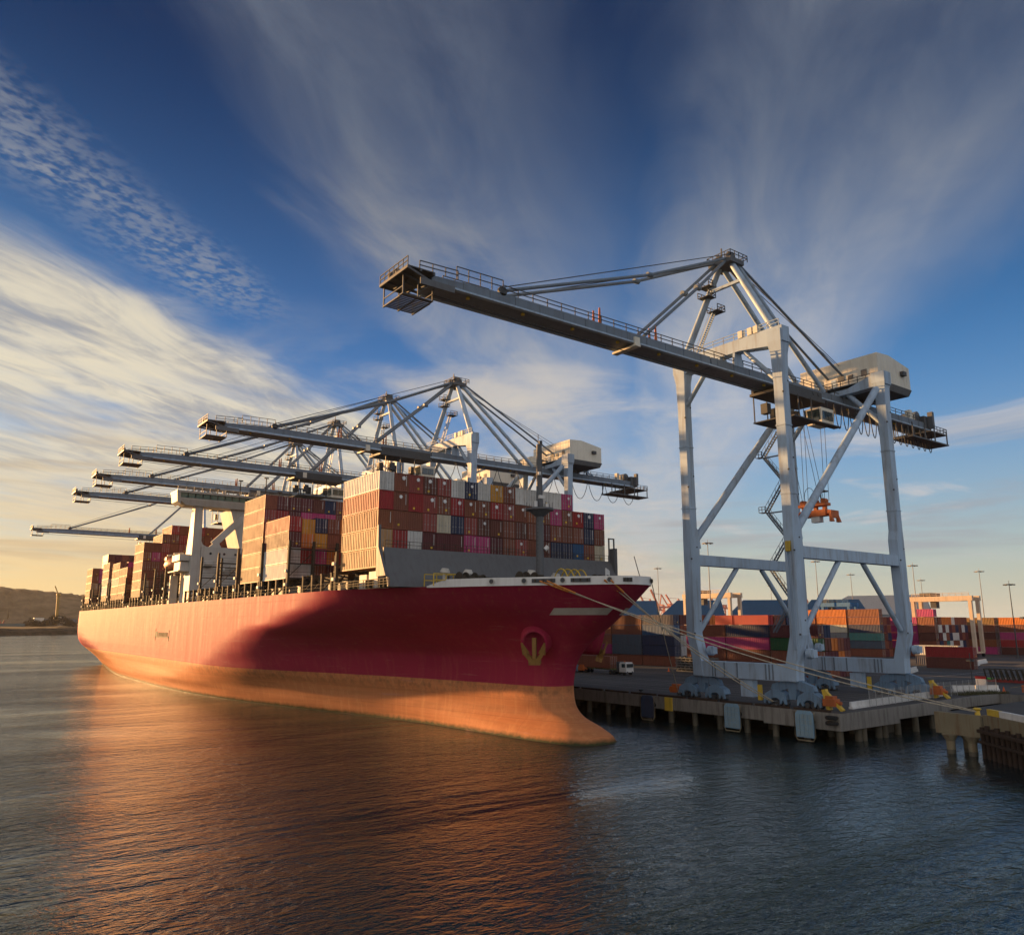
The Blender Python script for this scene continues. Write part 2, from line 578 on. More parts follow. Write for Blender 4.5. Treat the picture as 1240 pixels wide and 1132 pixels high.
# ------------------------------------------------------------------ the ship
CX = 22.5                       # centre line
SHIP = empty("container_ship", (CX, 120, 0), "huge container ship with magenta red hull, white bow bulwark and bulbous bow", "container ship")


def pchip(xs, ys, x):
    xs, ys = np.asarray(xs, float), np.asarray(ys, float)
    h = np.diff(xs)
    d = np.diff(ys) / h
    m = np.zeros(len(xs))
    for i in range(1, len(xs) - 1):
        if d[i - 1] * d[i] > 0:
            w1, w2 = 2 * h[i] + h[i - 1], h[i] + 2 * h[i - 1]
            m[i] = (w1 + w2) / (w1 / d[i - 1] + w2 / d[i])
    m[0], m[-1] = d[0], d[-1]
    x = np.clip(x, xs[0], xs[-1])
    i = np.clip(np.searchsorted(xs, x) - 1, 0, len(xs) - 2)
    tt = (x - xs[i]) / h[i]
    return ((1 + 2 * tt) * (1 - tt) ** 2 * ys[i] + tt * (1 - tt) ** 2 * h[i] * m[i] + tt * tt * (3 - 2 * tt) * ys[i + 1] + tt * tt * (tt - 1) * h[i] * m[i + 1])


YS = 254.0
LV = {   # height: half breadths along the length (first station is the stem)
    20.7: [(-30.3, 0), (-29.7, 2.4), (-27.8, 4.4), (-24.5, 7.0), (-20, 10.2), (-14, 14.1), (-6, 17.6), (2, 20.4), (9, 22.5), (14, 23.3), (19, 23.5), (YS, 23.5)],
    18.0: [(-27.0, 0), (-26.4, 2.1), (-24.5, 4.0), (-20, 7.3), (-13, 11.6), (-4, 15.4), (6, 18.9), (15, 21.6), (22, 23.0), (29, 23.5), (YS, 23.5)],
    15.5: [(-23.2, 0), (-22.5, 2.2), (-19.6, 4.5), (-13, 7.6), (-4, 11.1), (8, 15.3), (20, 19.1), (29, 21.8), (36, 23.1), (43, 23.5), (YS, 23.5)],
    13.0: [(-19.2, 0), (-18.4, 2.0), (-15, 4.0), (-8, 6.2), (2, 8.8), (16, 12.5), (30, 16.8), (40, 20.2), (48, 22.4), (55, 23.2), (62, 23.5), (238, 23.5), (YS, 23.4)],
    10.5: [(-16.4, 0), (-15.8, 1.9), (-12, 3.3), (-3, 5.0), (10, 7.8), (26, 12.5), (40, 17.6), (50, 21.0), (58, 22.7), (67, 23.4), (75, 23.5), (230, 23.5), (YS, 23.0)],
    8.5: [(-15.3, 0), (-14.8, 2.0), (-11.5, 3.3), (-3, 4.8), (8, 7.0), (18, 9.5), (30, 13.2), (46, 18.6), (57, 21.5), (66, 22.9), (77, 23.5), (215, 23.4), (YS, 22.0)],
    6.6: [(-14.9, 0), (-14.4, 2.1), (-11.5, 3.4), (-3, 4.9), (8, 7.1), (18, 9.3), (31, 13.1), (49, 18.6), (60, 21.4), (71, 22.9), (84, 23.5), (200, 23.3), (YS, 20.0)],
    4.6: [(-15.2, 0), (-14.8, 2.0), (-11.5, 3.4), (-2, 5.0), (9, 6.9), (19, 8.9), (32, 12.5), (50, 17.3), (65, 20.9), (80, 22.7), (98, 23.4), (185, 23.0), (YS, 17.6)],
    3.0: [(-17.6, 0), (-17.2, 1.4), (-13, 3.0), (-4, 4.9), (8, 6.8), (18, 8.6), (32, 12.1), (52, 16.9), (70, 20.6), (90, 22.8), (110, 23.4), (175, 22.8), (YS, 15.8)],
    1.6: [(-20.9, 0), (-20.6, 1.8), (-18.6, 3.2), (-14, 4.4), (-6, 5.6), (8, 7.0), (18, 8.5), (32, 11.8), (52, 16.5), (76, 20.8), (100, 22.7), (120, 23.2), (170, 22.6), (YS, 14.6)],
    0.5: [(-22.6, 0), (-22.3, 2.0), (-20.6, 3.7), (-16, 5.0), (-8, 5.9), (8, 7.0), (18, 8.4), (32, 11.6), (52, 16.1), (77, 20.5), (102, 22.6), (122, 23.0), (165, 22.4), (YS, 13.6)],
    -1.0: [(-23.1, 0), (-22.8, 2.2), (-21.0, 4.0), (-16, 5.3), (-8, 6.0), (8, 7.1), (28, 10.4), (52, 15.6), (77, 20.1), (102, 22.5), (122, 23.0), (165, 22.3), (YS, 13.0)],
    -2.5: [(-23.1, 0), (-22.8, 2.2), (-21.0, 4.0), (-16, 5.3), (-8, 6.0), (8, 7.1), (28, 10.2), (52, 15.4), (77, 20.0), (102, 22.4), (122, 22.9), (165, 22.2), (YS, 12.8)],
}
LZ = sorted(LV)
NU = 150
UU = np.linspace(0, 1, NU) ** 2.3
KY = np.zeros((len(LZ), NU))
KB = np.zeros((len(LZ), NU))
for k, z in enumerate(LZ):
    ys_ = np.array([p[0] for p in LV[z]])
    bs_ = np.array([p[1] for p in LV[z]])
    Y = ys_[0] + (YS - ys_[0]) * UU
    KY[k] = Y
    KB[k] = pchip(np.sqrt(ys_ - ys_[0]), bs_, np.sqrt(np.maximum(Y - ys_[0], 0)))
ZH = np.concatenate([np.linspace(-2.5, 5, 22), np.linspace(5, 20.7, 40)[1:]])
HY = np.array([pchip(LZ, KY[:, i], ZH) for i in range(NU)]).T
HB = np.array([pchip(LZ, KB[:, i], ZH) for i in range(NU)]).T


def half(y, z):
    """half breadth of the hull at station y, height z"""
    yy = np.array([np.interp(z, ZH, HY[:, i]) for i in range(NU)])
    bb = np.array([np.interp(z, ZH, HB[:, i]) for i in range(NU)])
    return float(np.interp(y, yy, bb)), float(yy[0])


# hull paint: magenta topsides, faded red-brown boot top, rain streaks, plate seams
hullm, t = new_mat("hull_paint")
geo = t.n('ShaderNodeNewGeometry').outputs['Position']
sx = t.n('ShaderNodeSeparateXYZ')
t.put(sx.inputs[0], geo)
zz = sx.outputs[2]
mp = t.n('ShaderNodeMapping')
t.put(mp.inputs['Vector'], geo)
mp.inputs['Scale'].default_value = (0.9, 0.9, 0.05)
stk = t.noise(mp.outputs[0], 1.0, 6, 0.7, 0.3)
mp2 = t.n('ShaderNodeMapping')
t.put(mp2.inputs['Vector'], geo)
mp2.inputs['Scale'].default_value = (0.03, 0.03, 0.8)
bnd = t.noise(mp2.outputs[0], 1.0, 5, 0.65, 0.5)
big = t.noise(geo, 0.08, 4, 0.6)
fin = t.noise(geo, 0.9, 6, 0.7)
top = t.mix(t.rng(big, 0.3, 0.7), (0.27, 0.018, 0.052, 1), (0.33, 0.025, 0.062, 1))
top = t.mix(t.math('MULTIPLY', t.rng(stk, 0.5, 0.78), 0.45), top, (0.46, 0.10, 0.09, 1))
top = t.mix(t.math('MULTIPLY', t.rng(bnd, 0.56, 0.75), 0.3), top, (0.22, 0.02, 0.03, 1))
boot = t.mix(t.rng(bnd, 0.35, 0.68), (0.60, 0.23, 0.095, 1), (0.43, 0.17, 0.07, 1))
boot = t.mix(t.math('MULTIPLY', t.rng(stk, 0.5, 0.72), 0.55), boot, (0.66, 0.32, 0.14, 1))
boot = t.mix(t.math('MULTIPLY', t.math('MULTIPLY', t.rng(zz, 4.6, 6.0), t.rng(fin, 0.45, 0.62)), 0.5), boot, (0.16, 0.09, 0.05, 1))
wl = t.math('ADD', zz, t.math('MULTIPLY', t.math('SUBTRACT', fin, 0.5), 0.10))
col = t.mix(t.rng(wl, 6.93, 7.02), boot, top)
slime = t.math('ADD', zz, t.math('MULTIPLY', t.math('SUBTRACT', fin, 0.5), 0.9))
col = t.mix(t.rng(slime, 0.75, 0.15), col, (0.05, 0.055, 0.025, 1))
# shallow plate seams
wv = t.math('ABSOLUTE', t.math('SUBTRACT', t.math('FRACT', t.math('MULTIPLY', zz, 1 / 2.45)), 0.5))
wh = t.math('ABSOLUTE', t.math('SUBTRACT', t.math('FRACT', t.math('MULTIPLY', sx.outputs[1], 1 / 11.0)), 0.5))
seam = t.math('MAXIMUM', t.rng(wv, 0.485, 0.5), t.rng(wh, 0.496, 0.5))
frm = t.math('SINE', t.math('MULTIPLY', sx.outputs[1], 2 * math.pi / 0.85))
dent = t.noise(geo, 0.45, 3, 0.5)
hb = t.math('ADD', t.math('MULTIPLY', seam, 0.35), t.math('ADD', t.math('MULTIPLY', fin, 0.2), t.math('ADD', t.math('MULTIPLY', frm, 0.02), t.math('MULTIPLY', dent, 0.9))))
col = t.mix(t.math('MULTIPLY', seam, 0.35), col, (0.12, 0.03, 0.03, 1))
mp3 = t.n('ShaderNodeMapping')
t.put(mp3.inputs['Vector'], geo)
mp3.inputs['Scale'].default_value = (1.6, 1.6, 0.035)
run_ = t.noise(mp3.outputs[0], 1.0, 3, 0.5)
col = t.mix(t.math('MULTIPLY', t.rng(run_, 0.64, 0.74), t.math('MULTIPLY', t.rng(zz, 9.0, 19.0), 0.5)), col, (0.30, 0.12, 0.05, 1))
mp4 = t.n('ShaderNodeMapping')
t.put(mp4.inputs['Vector'], geo)
mp4.inputs['Scale'].default_value = (0.10, 0.10, 1.6)
scf = t.noise(mp4.outputs[0], 1.0, 6, 0.75, 0.6)
col = t.mix(t.math('MULTIPLY', t.rng(scf, 0.60, 0.70), 0.35), col, (0.45, 0.22, 0.18, 1))
finish(t, col, t.rng(stk, 0.3, 0.7, 0.56, 0.68), bump=hb, bstr=0.45, bdist=0.10, spec=0.4).inputs['IOR'].default_value = 1.15

nz = len(ZH)
mb = MB()
vs = []
for s in (-1, 1):
    for j in range(nz):
        for i in range(NU):
            vs.append((CX + s * HB[j, i], HY[j, i], ZH[j]))
fs = []
for s in range(2):
    o = s * nz * NU
    for j in range(nz - 1):
        for i in range(NU - 1):
            fs.append((o + j * NU + i, o + j * NU + i + 1, o + (j + 1) * NU + i + 1, o + (j + 1) * NU + i))
mb.add(vs, fs, 0, True)
# transom
for j in range(nz - 1):
    a, b = j * NU + NU - 1, (j + 1) * NU + NU - 1
    c, d = nz * NU + j * NU + NU - 1, nz * NU + (j + 1) * NU + NU - 1
    mb.add([vs[a], vs[c], vs[d], vs[b]], [(0, 1, 2, 3)])
me = mb.mesh("hull", hullm, SHIP['org'])
import bmesh
bm = bmesh.new()
bm.from_mesh(me)
bmesh.ops.remove_doubles(bm, verts=bm.verts, dist=0.003)
bmesh.ops.dissolve_degenerate(bm, edges=bm.edges, dist=0.003)
bmesh.ops.recalc_face_normals(bm, faces=bm.faces)
bm.to_mesh(me)
bm.free()
hull = bpy.data.objects.new("hull", me)
COL.objects.link(hull)
hull.parent = SHIP

# main deck
mb = MB()
dv = []
for i in range(NU):
    dv += [(CX - HB[-1, i] + .03, HY[-1, i] + .03, 20.66), (CX + HB[-1, i] - .03, HY[-1, i] + .03, 20.66)]
mb.add(dv, [(2 * i, 2 * i + 1, 2 * i + 3, 2 * i + 2) for i in range(NU - 1)])
mb.build("deck", GREYST, SHIP)

# white bulwark round the bow, with a sloping after end
def deck_pts(y1):
    """port deck-edge points from the stem to station y1"""
    P = [(CX - HB[-1, i], HY[-1, i]) for i in range(NU) if HY[-1, i] < y1]
    b, _ = half(y1, 20.7)
    P.append((CX - b, y1))
    return P


port = deck_pts(-6.0)
edge = [(x, y) for x, y in reversed(port)] + [(2 * CX - x, y) for x, y in port[1:]]
mb = MB()
n = len(edge)
vs = []
TH = 0.28
for k, (x, y) in enumerate(edge):
    run = min(1.0, abs(y + 6.0) / 3.2)
    h = 0.10 + 0.85 * run
    vx, vy = CX - x, 12 - y
    L = math.hypot(vx, vy)
    ix, iy = vx / L * TH, vy / L * TH
    ox, oy = -vx / L * .02, -vy / L * .02
    vs += [(x + ox, y + oy, 20.56), (x + ox, y + oy, 20.7 + h), (x + ix, y + iy, 20.7 + h), (x + ix, y + iy, 20.67)]
fs = []
for k in range(n - 1):
    for a in range(3):
        fs.append((4 * k + a, 4 * k + a + 1, 4 * k + 5 + a, 4 * k + 4 + a))
mb.add(vs, fs, 0, False)
mb.build("bulwark", WHITE, SHIP)

# fairleads and roller chocks let into the bulwark
def edge_at(y, side=-1):
    b, ys = half(y, 20.7)
    b2, _ = half(y + 0.6, 20.7)
    nrm = Vector((side * 1.0, -(b2 - b) / 0.6, 0)).normalized()
    return Vector((CX + side * b, y, 0)), nrm


def chock(y, wide, side=-1):
    p, nrm = edge_at(y, side)
    tg = Vector((-nrm.y, nrm.x, 0))
    c = Vector((p.x, p.y, 21.16))
    m = MB()
    if wide:
        a, b = c - tg * wide / 2, c + tg * wide / 2
        m.beam(a + nrm * .10, b + nrm * .10, 0.12, 0.5)
        f = m.build("roller_chock", DARKST, SHIP)
        for e in (-.35, 0, .35):
            k = MB()
            q = c + tg * wide * e + nrm * .19
            k.tube(q - Vector((0, 0, .21)), q + Vector((0, 0, .21)), .10, 8)
            k.build("roller", LASH, f)
    else:
        m.tube(c + nrm * .03, c + nrm * .2, .42, 12)
        f = m.build("fairlead", SHIPW, SHIP)
        k = MB()
        k.tube(c + nrm * .19, c + nrm * .215, .31, 12)
        k.build("shaded_opening_disc", DARKST, f)  # dark disc standing in for the shade inside the hole


for y, wd in ((-15.6, 0), (-19.4, 0), (-21.6, 3.2), (-23.7, 0), (-25.6, 2.6), (-28.5, 0), (-29.9, 1.2)):
    chock(y, wd)
for y, wd, sd in ((-29.6, 1.2, 1), (-27.4, 1.4, 1)):
    chock(y, wd, sd)

# pale bar painted on both bows
def bow_bar(side):
    m = MB()
    z0, z1 = 16.75, 17.65
    N_ = 26
    vs = []
    b0, s0 = half(0, 17.2)
    for k in range(N_ + 1):
        for z in (z0, z1):
            _, ys = half(0, z)
            yy = ys + 0.15 + 5.8 * (k / N_)
            b, _ = half(yy, z)
            vs.append((CX + side * (b + .035), yy - .02, z))
    m.add(vs, [(2 * k, 2 * k + 2, 2 * k + 3, 2 * k + 1) for k in range(N_)])
    m.build("painted_bar", SHIPW, SHIP)


bow_bar(-1)
bow_bar(1)

RUSTY_Y = paint("anchor_ochre", (0.26, 0.14, 0.035), 0.65, 0.7, (0.08, 0.03, 0.015), 0.9)

# anchors in their bossed hawse pipes
def anchor(side):
    y, z = -14.6, 13.6
    b, _ = half(y, z)
    base = Vector((CX + side * b, y, z))
    out = Vector((side * 0.72, -0.62, -0.30)).normalized()
    m = MB()
    n_ = 20
    a = out.cross(Vector((0, 0, 1))).normalized()
    u = a.cross(out).normalized()
    prof = [(-2.4, 2.6), (0.6, 2.2), (1.9, 1.9), (2.2, 1.75), (2.15, 1.5), (1.3, 1.35)]
    vs = []
    for d, r in prof:
        for i in range(n_):
            th = 2 * math.pi * i / n_
            vs.append(base + out * d + a * math.cos(th) * r + u * math.sin(th) * r * 1.05)
    fs = [(k * n_ + i, k * n_ + (i + 1) % n_, (k + 1) * n_ + (i + 1) % n_, (k + 1) * n_ + i) for k in range(len(prof) - 1) for i in range(n_)]
    fs.append(tuple(range((len(prof) - 1) * n_, len(prof) * n_)))
    m.add(vs, fs, 0, True)
    bo = m.build("hawse_boss", hullm, SHIP)
    m = MB()
    c = base + out * 2.45 - u * .6
    m.beam(c + u * 1.3 - out * .6, c - u * 1.5, .55, .5, 0, out)                      # shank
    m.beam(c - u * 1.75 - a * .8, c - u * 1.75 + a * .8, .85, .95, 0, out)   # crown
    for e in (-1, 1):
        r0 = c - u * 1.75 + a * e * .35
        m.beam(r0, r0 + u * 1.3 + out * .35 + a * e * .95, .6, .75, 0, out, .42, .4)
        m.beam(r0 + u * 1.1 + out * .3 + a * e * .75, r0 + u * 2.7 + out * .5 + a * e * 1.25, 1.0, .22, 0, out, .2, .1)
    m.build("anchor", RUSTY_Y, bo)


anchor(-1)
anchor(1)

# stowed pilot ladder platform let into the side, with dark lettering-like rungs
m = MB()
xh = CX - 23.5
m.box(xh - .06, xh + .1, 110.0, 124.6, 12.2, 12.5)
m.box(xh - .06, xh + .1, 110.0, 110.5, 11.4, 14.2)
m.box(xh - .06, xh + .1, 124.0, 124.6, 11.4, 14.4)
m.box(xh - .05, xh + .1, 121.8, 124.2, 12.5, 13.7)
lad = m.build("stowed_gangway", RUBBER, SHIP)
m = MB()
for k in range(8):
    y = 111.6 + k * 1.25
    m.box(xh - .07, xh + .1, y, y + .8, 12.55, 13.5)
m.build("tread", LASH, lad)

# ------------------------------------------------------------------ deck fittings
def rail(m, pts, h=1.1, step=2.0, r=0.035, n=2):
    for a, b in zip(pts[:-1], pts[1:]):
        a, b = Vector(a), Vector(b)
        L = (b - a).length
        k = max(1, round(L / step))
        for i in range(k + 1):
            p = a + (b - a) * (i / k)
            m.beam(p, p + Vector((0, 0, h)), r * 2, r * 2)
        for j in range(1, n + 1):
            o = Vector((0, 0, h * j / n))
            m.beam(a + o, b + o, r * 2, r * 2)
    return m


# hatch coamings and port-side pedestals under each container bay
BAYS = [(0, 12.2), (14.6, 26.8), (35.1, 47.1), (48.6, 60.6), (63.6, 75.0), (76.6, 88.0), (89.6, 101.6), (123, 134), (135, 146), (153, 165), (174.5, 186.5), (187, 199),
        (205.5, 217.5), (219, 231), (240, 252)]
for y0, y1 in BAYS:
    m = MB()
    m.box(3.0, 42.0, y0 + .4, y1 - .4, 20.68, 22.6)
    m.build("hatch_coaming", GREYST, SHIP)
    m = MB()
    m.box(2.5, 42.5, y0 + .1, y1 - .1, 22.62, 23.5)
    for k in range(5):
        m.box(2.5 + k * 8, 2.62 + k * 8, y0, y1, 23.51, 23.55)
    m.build("hatch_cover", LASH, SHIP)
    if y1 > 13:
        k = 4
        for i in range(k):
            m = MB()
            y = y0 + .3 + (y1 - y0 - .6) * i / (k - 1)
            m.box(-.3, .15, y - .25, y + .25, 20.68, 23.3)
            m.box(-.35, 2.4, y - .3, y + .3, 23.31, 23.55)
            m.beam((.1, y, 21.0), (2.0, y, 23.2), .25, .25)
            m.build("pedestal", LASH, SHIP)

m = MB()
rail(m, [(-.85, 252, 20.7), (-.85, 4, 20.7)], 1.1, 3.4, .018, 2)
m.build("deck_railing", LASH, SHIP)

# lashing bridges between the bays: pairs of posts, walkways, cross braces
def lashing_bridge(y, h, full=True):
    m = MB()
    xs = np.linspace(-.2, 45.2, 11)
    for x in xs:
        m.box(x - .22, x + .22, y - .45, y - .1, 20.7, 20.7 + h)
        m.box(x - .12, x + .12, y + .25, y + .45, 20.7, 20.7 + h * .92)
    for z in (23.6, 26.2, 28.8):
        if z < 20.7 + h - .5:
            m.box(-.4, 45.4, y - .5, y + .5, z - .09, z + .09)
            for zz_ in (.55, 1.1):
                m.box(-.4, 45.4, y - .5, y - .45, z + zz_ - .03, z + zz_ + .03)
    for a, b in zip(xs[::2], xs[1::2]):
        m.beam((a, y, 23.7), (b, y, 28.3), .12, .12)
    b = m.build("lashing_bridge", LASH, SHIP)
    q = MB()
    for z in (22.2, 24.6):
        q.box(-.75, -.4, y - .4, y + .4, z, z + .5)
    q.build("lamp_box", SHIPW, b)


for y, h in ((13.4, 6.0), (33.8, 9.6), (47.85, 10.2), (62.2, 10.3), (75.8, 10.3), (88.8, 10.3), (122.3, 10), (134.4, 10), (146.5, 9.5), (173.4, 9.5), (200.5, 9), (203.8, 9), (218.2, 9), (232.5, 8), (238.5, 8), (253.2, 6)):
    lashing_bridge(y, h)

# grey breakwater across the fore deck
m = MB()
m.hexa([(-.3, -4.4, 20.7), (45.3, -4.4, 20.7), (45.3, -4.1, 20.7), (-.3, -4.1, 20.7), (.2, -1.7, 26.35), (44.6, -1.7, 26.35), (44.6, -1.4, 26.35), (.2, -1.4, 26.35)])
bw = m.build("breakwater", GREYST, SHIP)
m = MB()
for x in np.linspace(1.5, 43.5, 15):
    m.add([(x - .08, -4.1, 20.7), (x + .08, -4.1, 20.7), (x + .08, -.3, 20.7), (x - .08, -.3, 20.7), (x - .08, -1.45, 26.2), (x + .08, -1.45, 26.2)],
          [(0, 1, 5, 4), (1, 2, 5), (0, 4, 3), (2, 3, 4, 5)])
m.build("stiffener", GREYST, bw)
m = MB()
m.add([(-.55, -3.9, 22.2), (-.55, -1.0, 22.2), (-.55, -1.0, 29.4), (-.55, -1.35, 29.6), (-.55, -1.5, 26.4), (-.1, -3.9, 22.2), (-.1, -1.0, 22.2), (-.1, -1.0, 29.4), (-.1, -1.35, 29.6), (-.1, -1.5, 26.4)],
      [(0, 1, 2, 3, 4), (9, 8, 7, 6, 5), (0, 5, 6, 1), (1, 6, 7, 2), (2, 7, 8, 3), (3, 8, 9, 4), (4, 9, 5, 0)])
m.build("end_frame", GREYST, bw)
m = MB()
rail(m, [(.5, -1.55, 26.36), (44.3, -1.55, 26.36)], 1.0, 2.0, .03, 2)
m.build("walkway_rail", LASH, bw)

# foremast
m = MB()
m.tube((CX, -9.5, 20.7), (CX, -9.5, 34.2), .62, 12, r2=.55)
m.tube((CX, -9.5, 34.2), (CX, -9.5, 43.0), .5, 12, r2=.42)
mast = m.build("foremast", GREYST, SHIP)
m = MB()
m.tube((CX, -9.5, 32.6), (CX, -9.5, 32.9), 2.2, 14)
m.tube((CX, -9.5, 31.7), (CX, -9.5, 32.6), .7, 14, r2=1.8)
for a in range(7):
    th = a * 2 * math.pi / 7
    p = Vector((CX + 2.0 * math.cos(th), -9.5 + 2.0 * math.sin(th), 32.9))
    m.beam(p, p + Vector((0, 0, .9)), .06, .06)
m.build("mast_platform", GREYST, mast)
m = MB()
m.box(CX - .5, CX + .5, -10.2, -9.8, 34.4, 34.9)
m.tube((CX - 1.2, -9.9, 33.0), (CX - 1.2, -9.9, 33.9), .4, 8)
m.tube((CX + 1.0, -9.9, 33.0), (CX + 1.0, -9.9, 33.7), .35, 8)
m.tube((CX - .45, -10.1, 38.0), (CX - .45, -10.1, 38.5), .25, 8)
m.tube((CX + .5, -10.1, 26.6), (CX + .9, -10.3, 27.1), .35, 8)
m.build("mast_light", WHITE, mast)
m = MB()
m.tube((CX - .5, -9.9, 43.0), (CX - .5, -9.9, 44.4), .06, 6)
m.tube((CX + .3, -9.5, 43.0), (CX + .3, -9.5, 43.6), .28, 8)
m.box(CX + .3, CX + 1.7, -9.6, -9.4, 40.4, 40.55)
m.build("mast_aerial", DARKST, mast)
m = MB()
for z in np.arange(21, 42, .6):
    m.box(CX - .85, CX - .5, -9.9, -9.85, z, z + .05)
m.build("ladder", GREYST, mast)

# winches, vents, hoops, bollards on the fore deck
def winch(x, y):
    m = MB()
    m.tube((x - 1.3, y, 21.7), (x + 1.3, y, 21.7), .55, 12)
    for e in (-1.3, -.2, 1.3):
        m.tube((x + e - .08, y, 21.7), (x + e + .08, y, 21.7), 1.0, 14)
    m.box(x + 1.4, x + 2.4, y - .7, y + .7, 20.7, 22.3)
    m.box(x - 1.6, x + 1.5, y - .8, y + .8, 20.68, 20.9)
    m.build("mooring_winch", LASH, SHIP)


for x, y in ((9, -10), (15, -16), (28, -17), (34, -11), (12.5, -7), (31, -7)):
    winch(x, y)
for x, y in ((6.5, -8.2), (10.5, -8.0), (18.5, -12.5), (26, -9)):
    m = MB()
    m.tube((x, y, 20.7), (x, y, 22.7), .32, 10)
    m.tube((x, y, 22.7), (x, y - .1, 23.2), .75, 12, r2=.5)
    m.build("mushroom_vent", SHIPW, SHIP)
for k in range(4):
    m = MB()
    x, y = 19.0 + k * 1.2, -18.5
    pts = [Vector((x + 1.1 * math.cos(th) * .3, y + 2.0 * math.cos(th), 20.7 + 2.4 * math.sin(th))) for th in np.linspace(0, math.pi, 11)]
    m.path(pts, .1, 6)
    m.build("hatch_hoop", YELLOW, SHIP)
m = MB()
rail(m, [(4.2, -9, 20.7), (8.2, -9, 20.7), (8.2, -6.5, 20.7), (4.2, -6.5, 20.7)], 1.7, 1.6, .06, 2)
m.build("safety_cage", YELLOW, SHIP)
m = MB()
rail(m, [(28.5, -17.5, 20.7), (33.0, -13.5, 20.7)], 2.9, 1.0, .07, 4)
m.build("white_guard_rail", WHITE, SHIP)
m = MB()
m.box(44.7, 45.3, -2.8, -1.2, 20.7, 28.6)
m.box(43.9, 44.1, -2.2, -2.0, 26.3, 30.3)
m.box(45.1, 45.3, -2.2, -2.0, 26.3, 30.3)
m.box(43.9, 45.3, -2.2, -2.0, 30.2, 30.4)
m.build("end_frame", GREYST, bw)
m = MB()
m.tube((27.8, -25.2, 21.5), (25.4, -26.4, 24.6), .06, 6)
m.build("jack_staff", DARKST, SHIP)
for x, y in ((-.2, 2.2), (-.3, 8), (.2, -1.5)):
    m = MB()
    for e in (0, 1.1):
        m.tube((x + .5, y + e, 20.7), (x + .5, y + e, 21.9), .3, 10)
    m.build("bollard", LASH, SHIP)
m = MB()
rail(m, [(-.6, -5.2, 20.7), (-.5, 12.5, 20.7)], 1.1, 1.6, .045, 3)
m.build("fore_deck_rail", LASH, SHIP)
m = MB()
m.box(.6, 2.4, .6, 3.4, 20.7, 23.1)
m.box(1.0, 2.6, 5.0, 7.4, 20.7, 22.8)
m.build("deck_locker", SHIPW, SHIP)
m = MB()
m.tube((1.6, 9.4, 22.0), (2.4, 9.4, 22.0), 1.15, 14)
m.tube((1.3, 9.4, 22.0), (2.7, 9.4, 22.0), .5, 14)
m.build("mooring_winch", LASH, SHIP)

# ------------------------------------------------------------------ forward deckhouse and bridge wings
YB = 108.0
BGLASS = plain('bridge_glass', (0.05, 0.13, 0.11), 0.12, spec=0.7)
m = MB()
m.box(4.6, 40.4, YB, YB + 11, 20.7, 35.3)
house = m.build("deckhouse", SHIPW, SHIP)
for px_, wx in ((2.2, 1.0), (41.0, -1.0)):
    m = MB()
    x0, x1 = (2.3, 4.3) if wx > 0 else (40.7, 42.7)
    m.hexa([(x0, YB - .02, 20.7), (x1 + .4 * wx, YB - .02, 20.7), (x1 + .4 * wx, YB + 9, 20.7), (x0, YB + 9, 20.7),
            (x0, YB - .02, 45.6), (x1, YB - .02, 45.6), (x1, YB + 2.6, 45.6), (x0, YB + 2.6, 45.6)])
    m.build("wing_pillar", SHIPW, house)
m = MB()
for s in (-1, 1):
    def q(x):
        return CX + s * (CX - x)
    a0, a1 = q(15.5), q(7.6)
    m.beam((a1, YB + .55, 36.0), (q(15.8), YB + .55, 44.6), 1.0, 1.7)
    # filleted corners of the cut-outs
    pts = [(q(4.3), 35.3), (q(5.9), 35.3), (q(4.9), 35.8), (q(4.35), 37.0)]
    m.prism(pts, 'y', YB + .02, YB + 1.0)
    pts = [(q(6.5), 35.3), (q(9.6), 35.3), (q(8.6), 37.2), (q(7.7), 36.4)]
    m.prism(pts, 'y', YB + .02, YB + 1.0)
m.build("wing_brace", SHIPW, house)
m = MB()
m.hexa([(14.5, YB + .5, 35.3), (30.5, YB + .5, 35.3), (30.5, YB + 10, 35.3), (14.5, YB + 10, 35.3), (11.5, YB + .5, 45.6), (33.5, YB + .5, 45.6), (33.5, YB + 10, 45.6), (11.5, YB + 10, 45.6)])
m.build("bridge_front", SHIPW, house)
m = MB()
m.hexa([(-.2, YB - .8, 45.6), (45.2, YB - .8, 45.6), (45.2, YB + 4.5, 45.6), (-.2, YB + 4.5, 45.6), (-2.4, YB - 1.2, 47.1), (47.4, YB - 1.2, 47.1), (47.4, YB + 5, 47.1), (-2.4, YB + 5, 47.1)])
m.box(-2.4, 47.4, YB - .9, YB + 4.7, 47.1, 47.5)
m.box(-2.8, 47.8, YB - 1.4, YB + 5.2, 48.75, 49.3)
m.hexa([(-2.5, YB - 1.1, 46.4), (-1.6, YB - 1.1, 45.7), (-1.6, YB + 4.4, 45.7), (-2.5, YB + 4.6, 46.4), (-2.8, YB - 1.3, 49.2), (-1.9, YB - 1.3, 49.2), (-1.9, YB + 5, 49.2), (-2.8, YB + 5, 49.2)])
wing = m.build("bridge_wing", SHIPW, house)
for k in range(26):
    x = -1.7 + k * 1.87
    m = MB()
    m.box(x, x + 1.62, YB - .98, YB - .88, 47.5, 48.74)
    m.build("bridge_window", BGLASS, house)
m = MB()
m.box(-2.3, 47.3, YB + .2, YB + 4.2, 47.51, 48.74)
m.build("wheelhouse_core", DARKST, house)
m = MB()
rail(m, [(-2.6, YB - 1.2, 49.3), (47.6, YB - 1.2, 49.3)], 1.1, 2.0, .05, 3)
m.build("roof_rail", SHIPW, house)
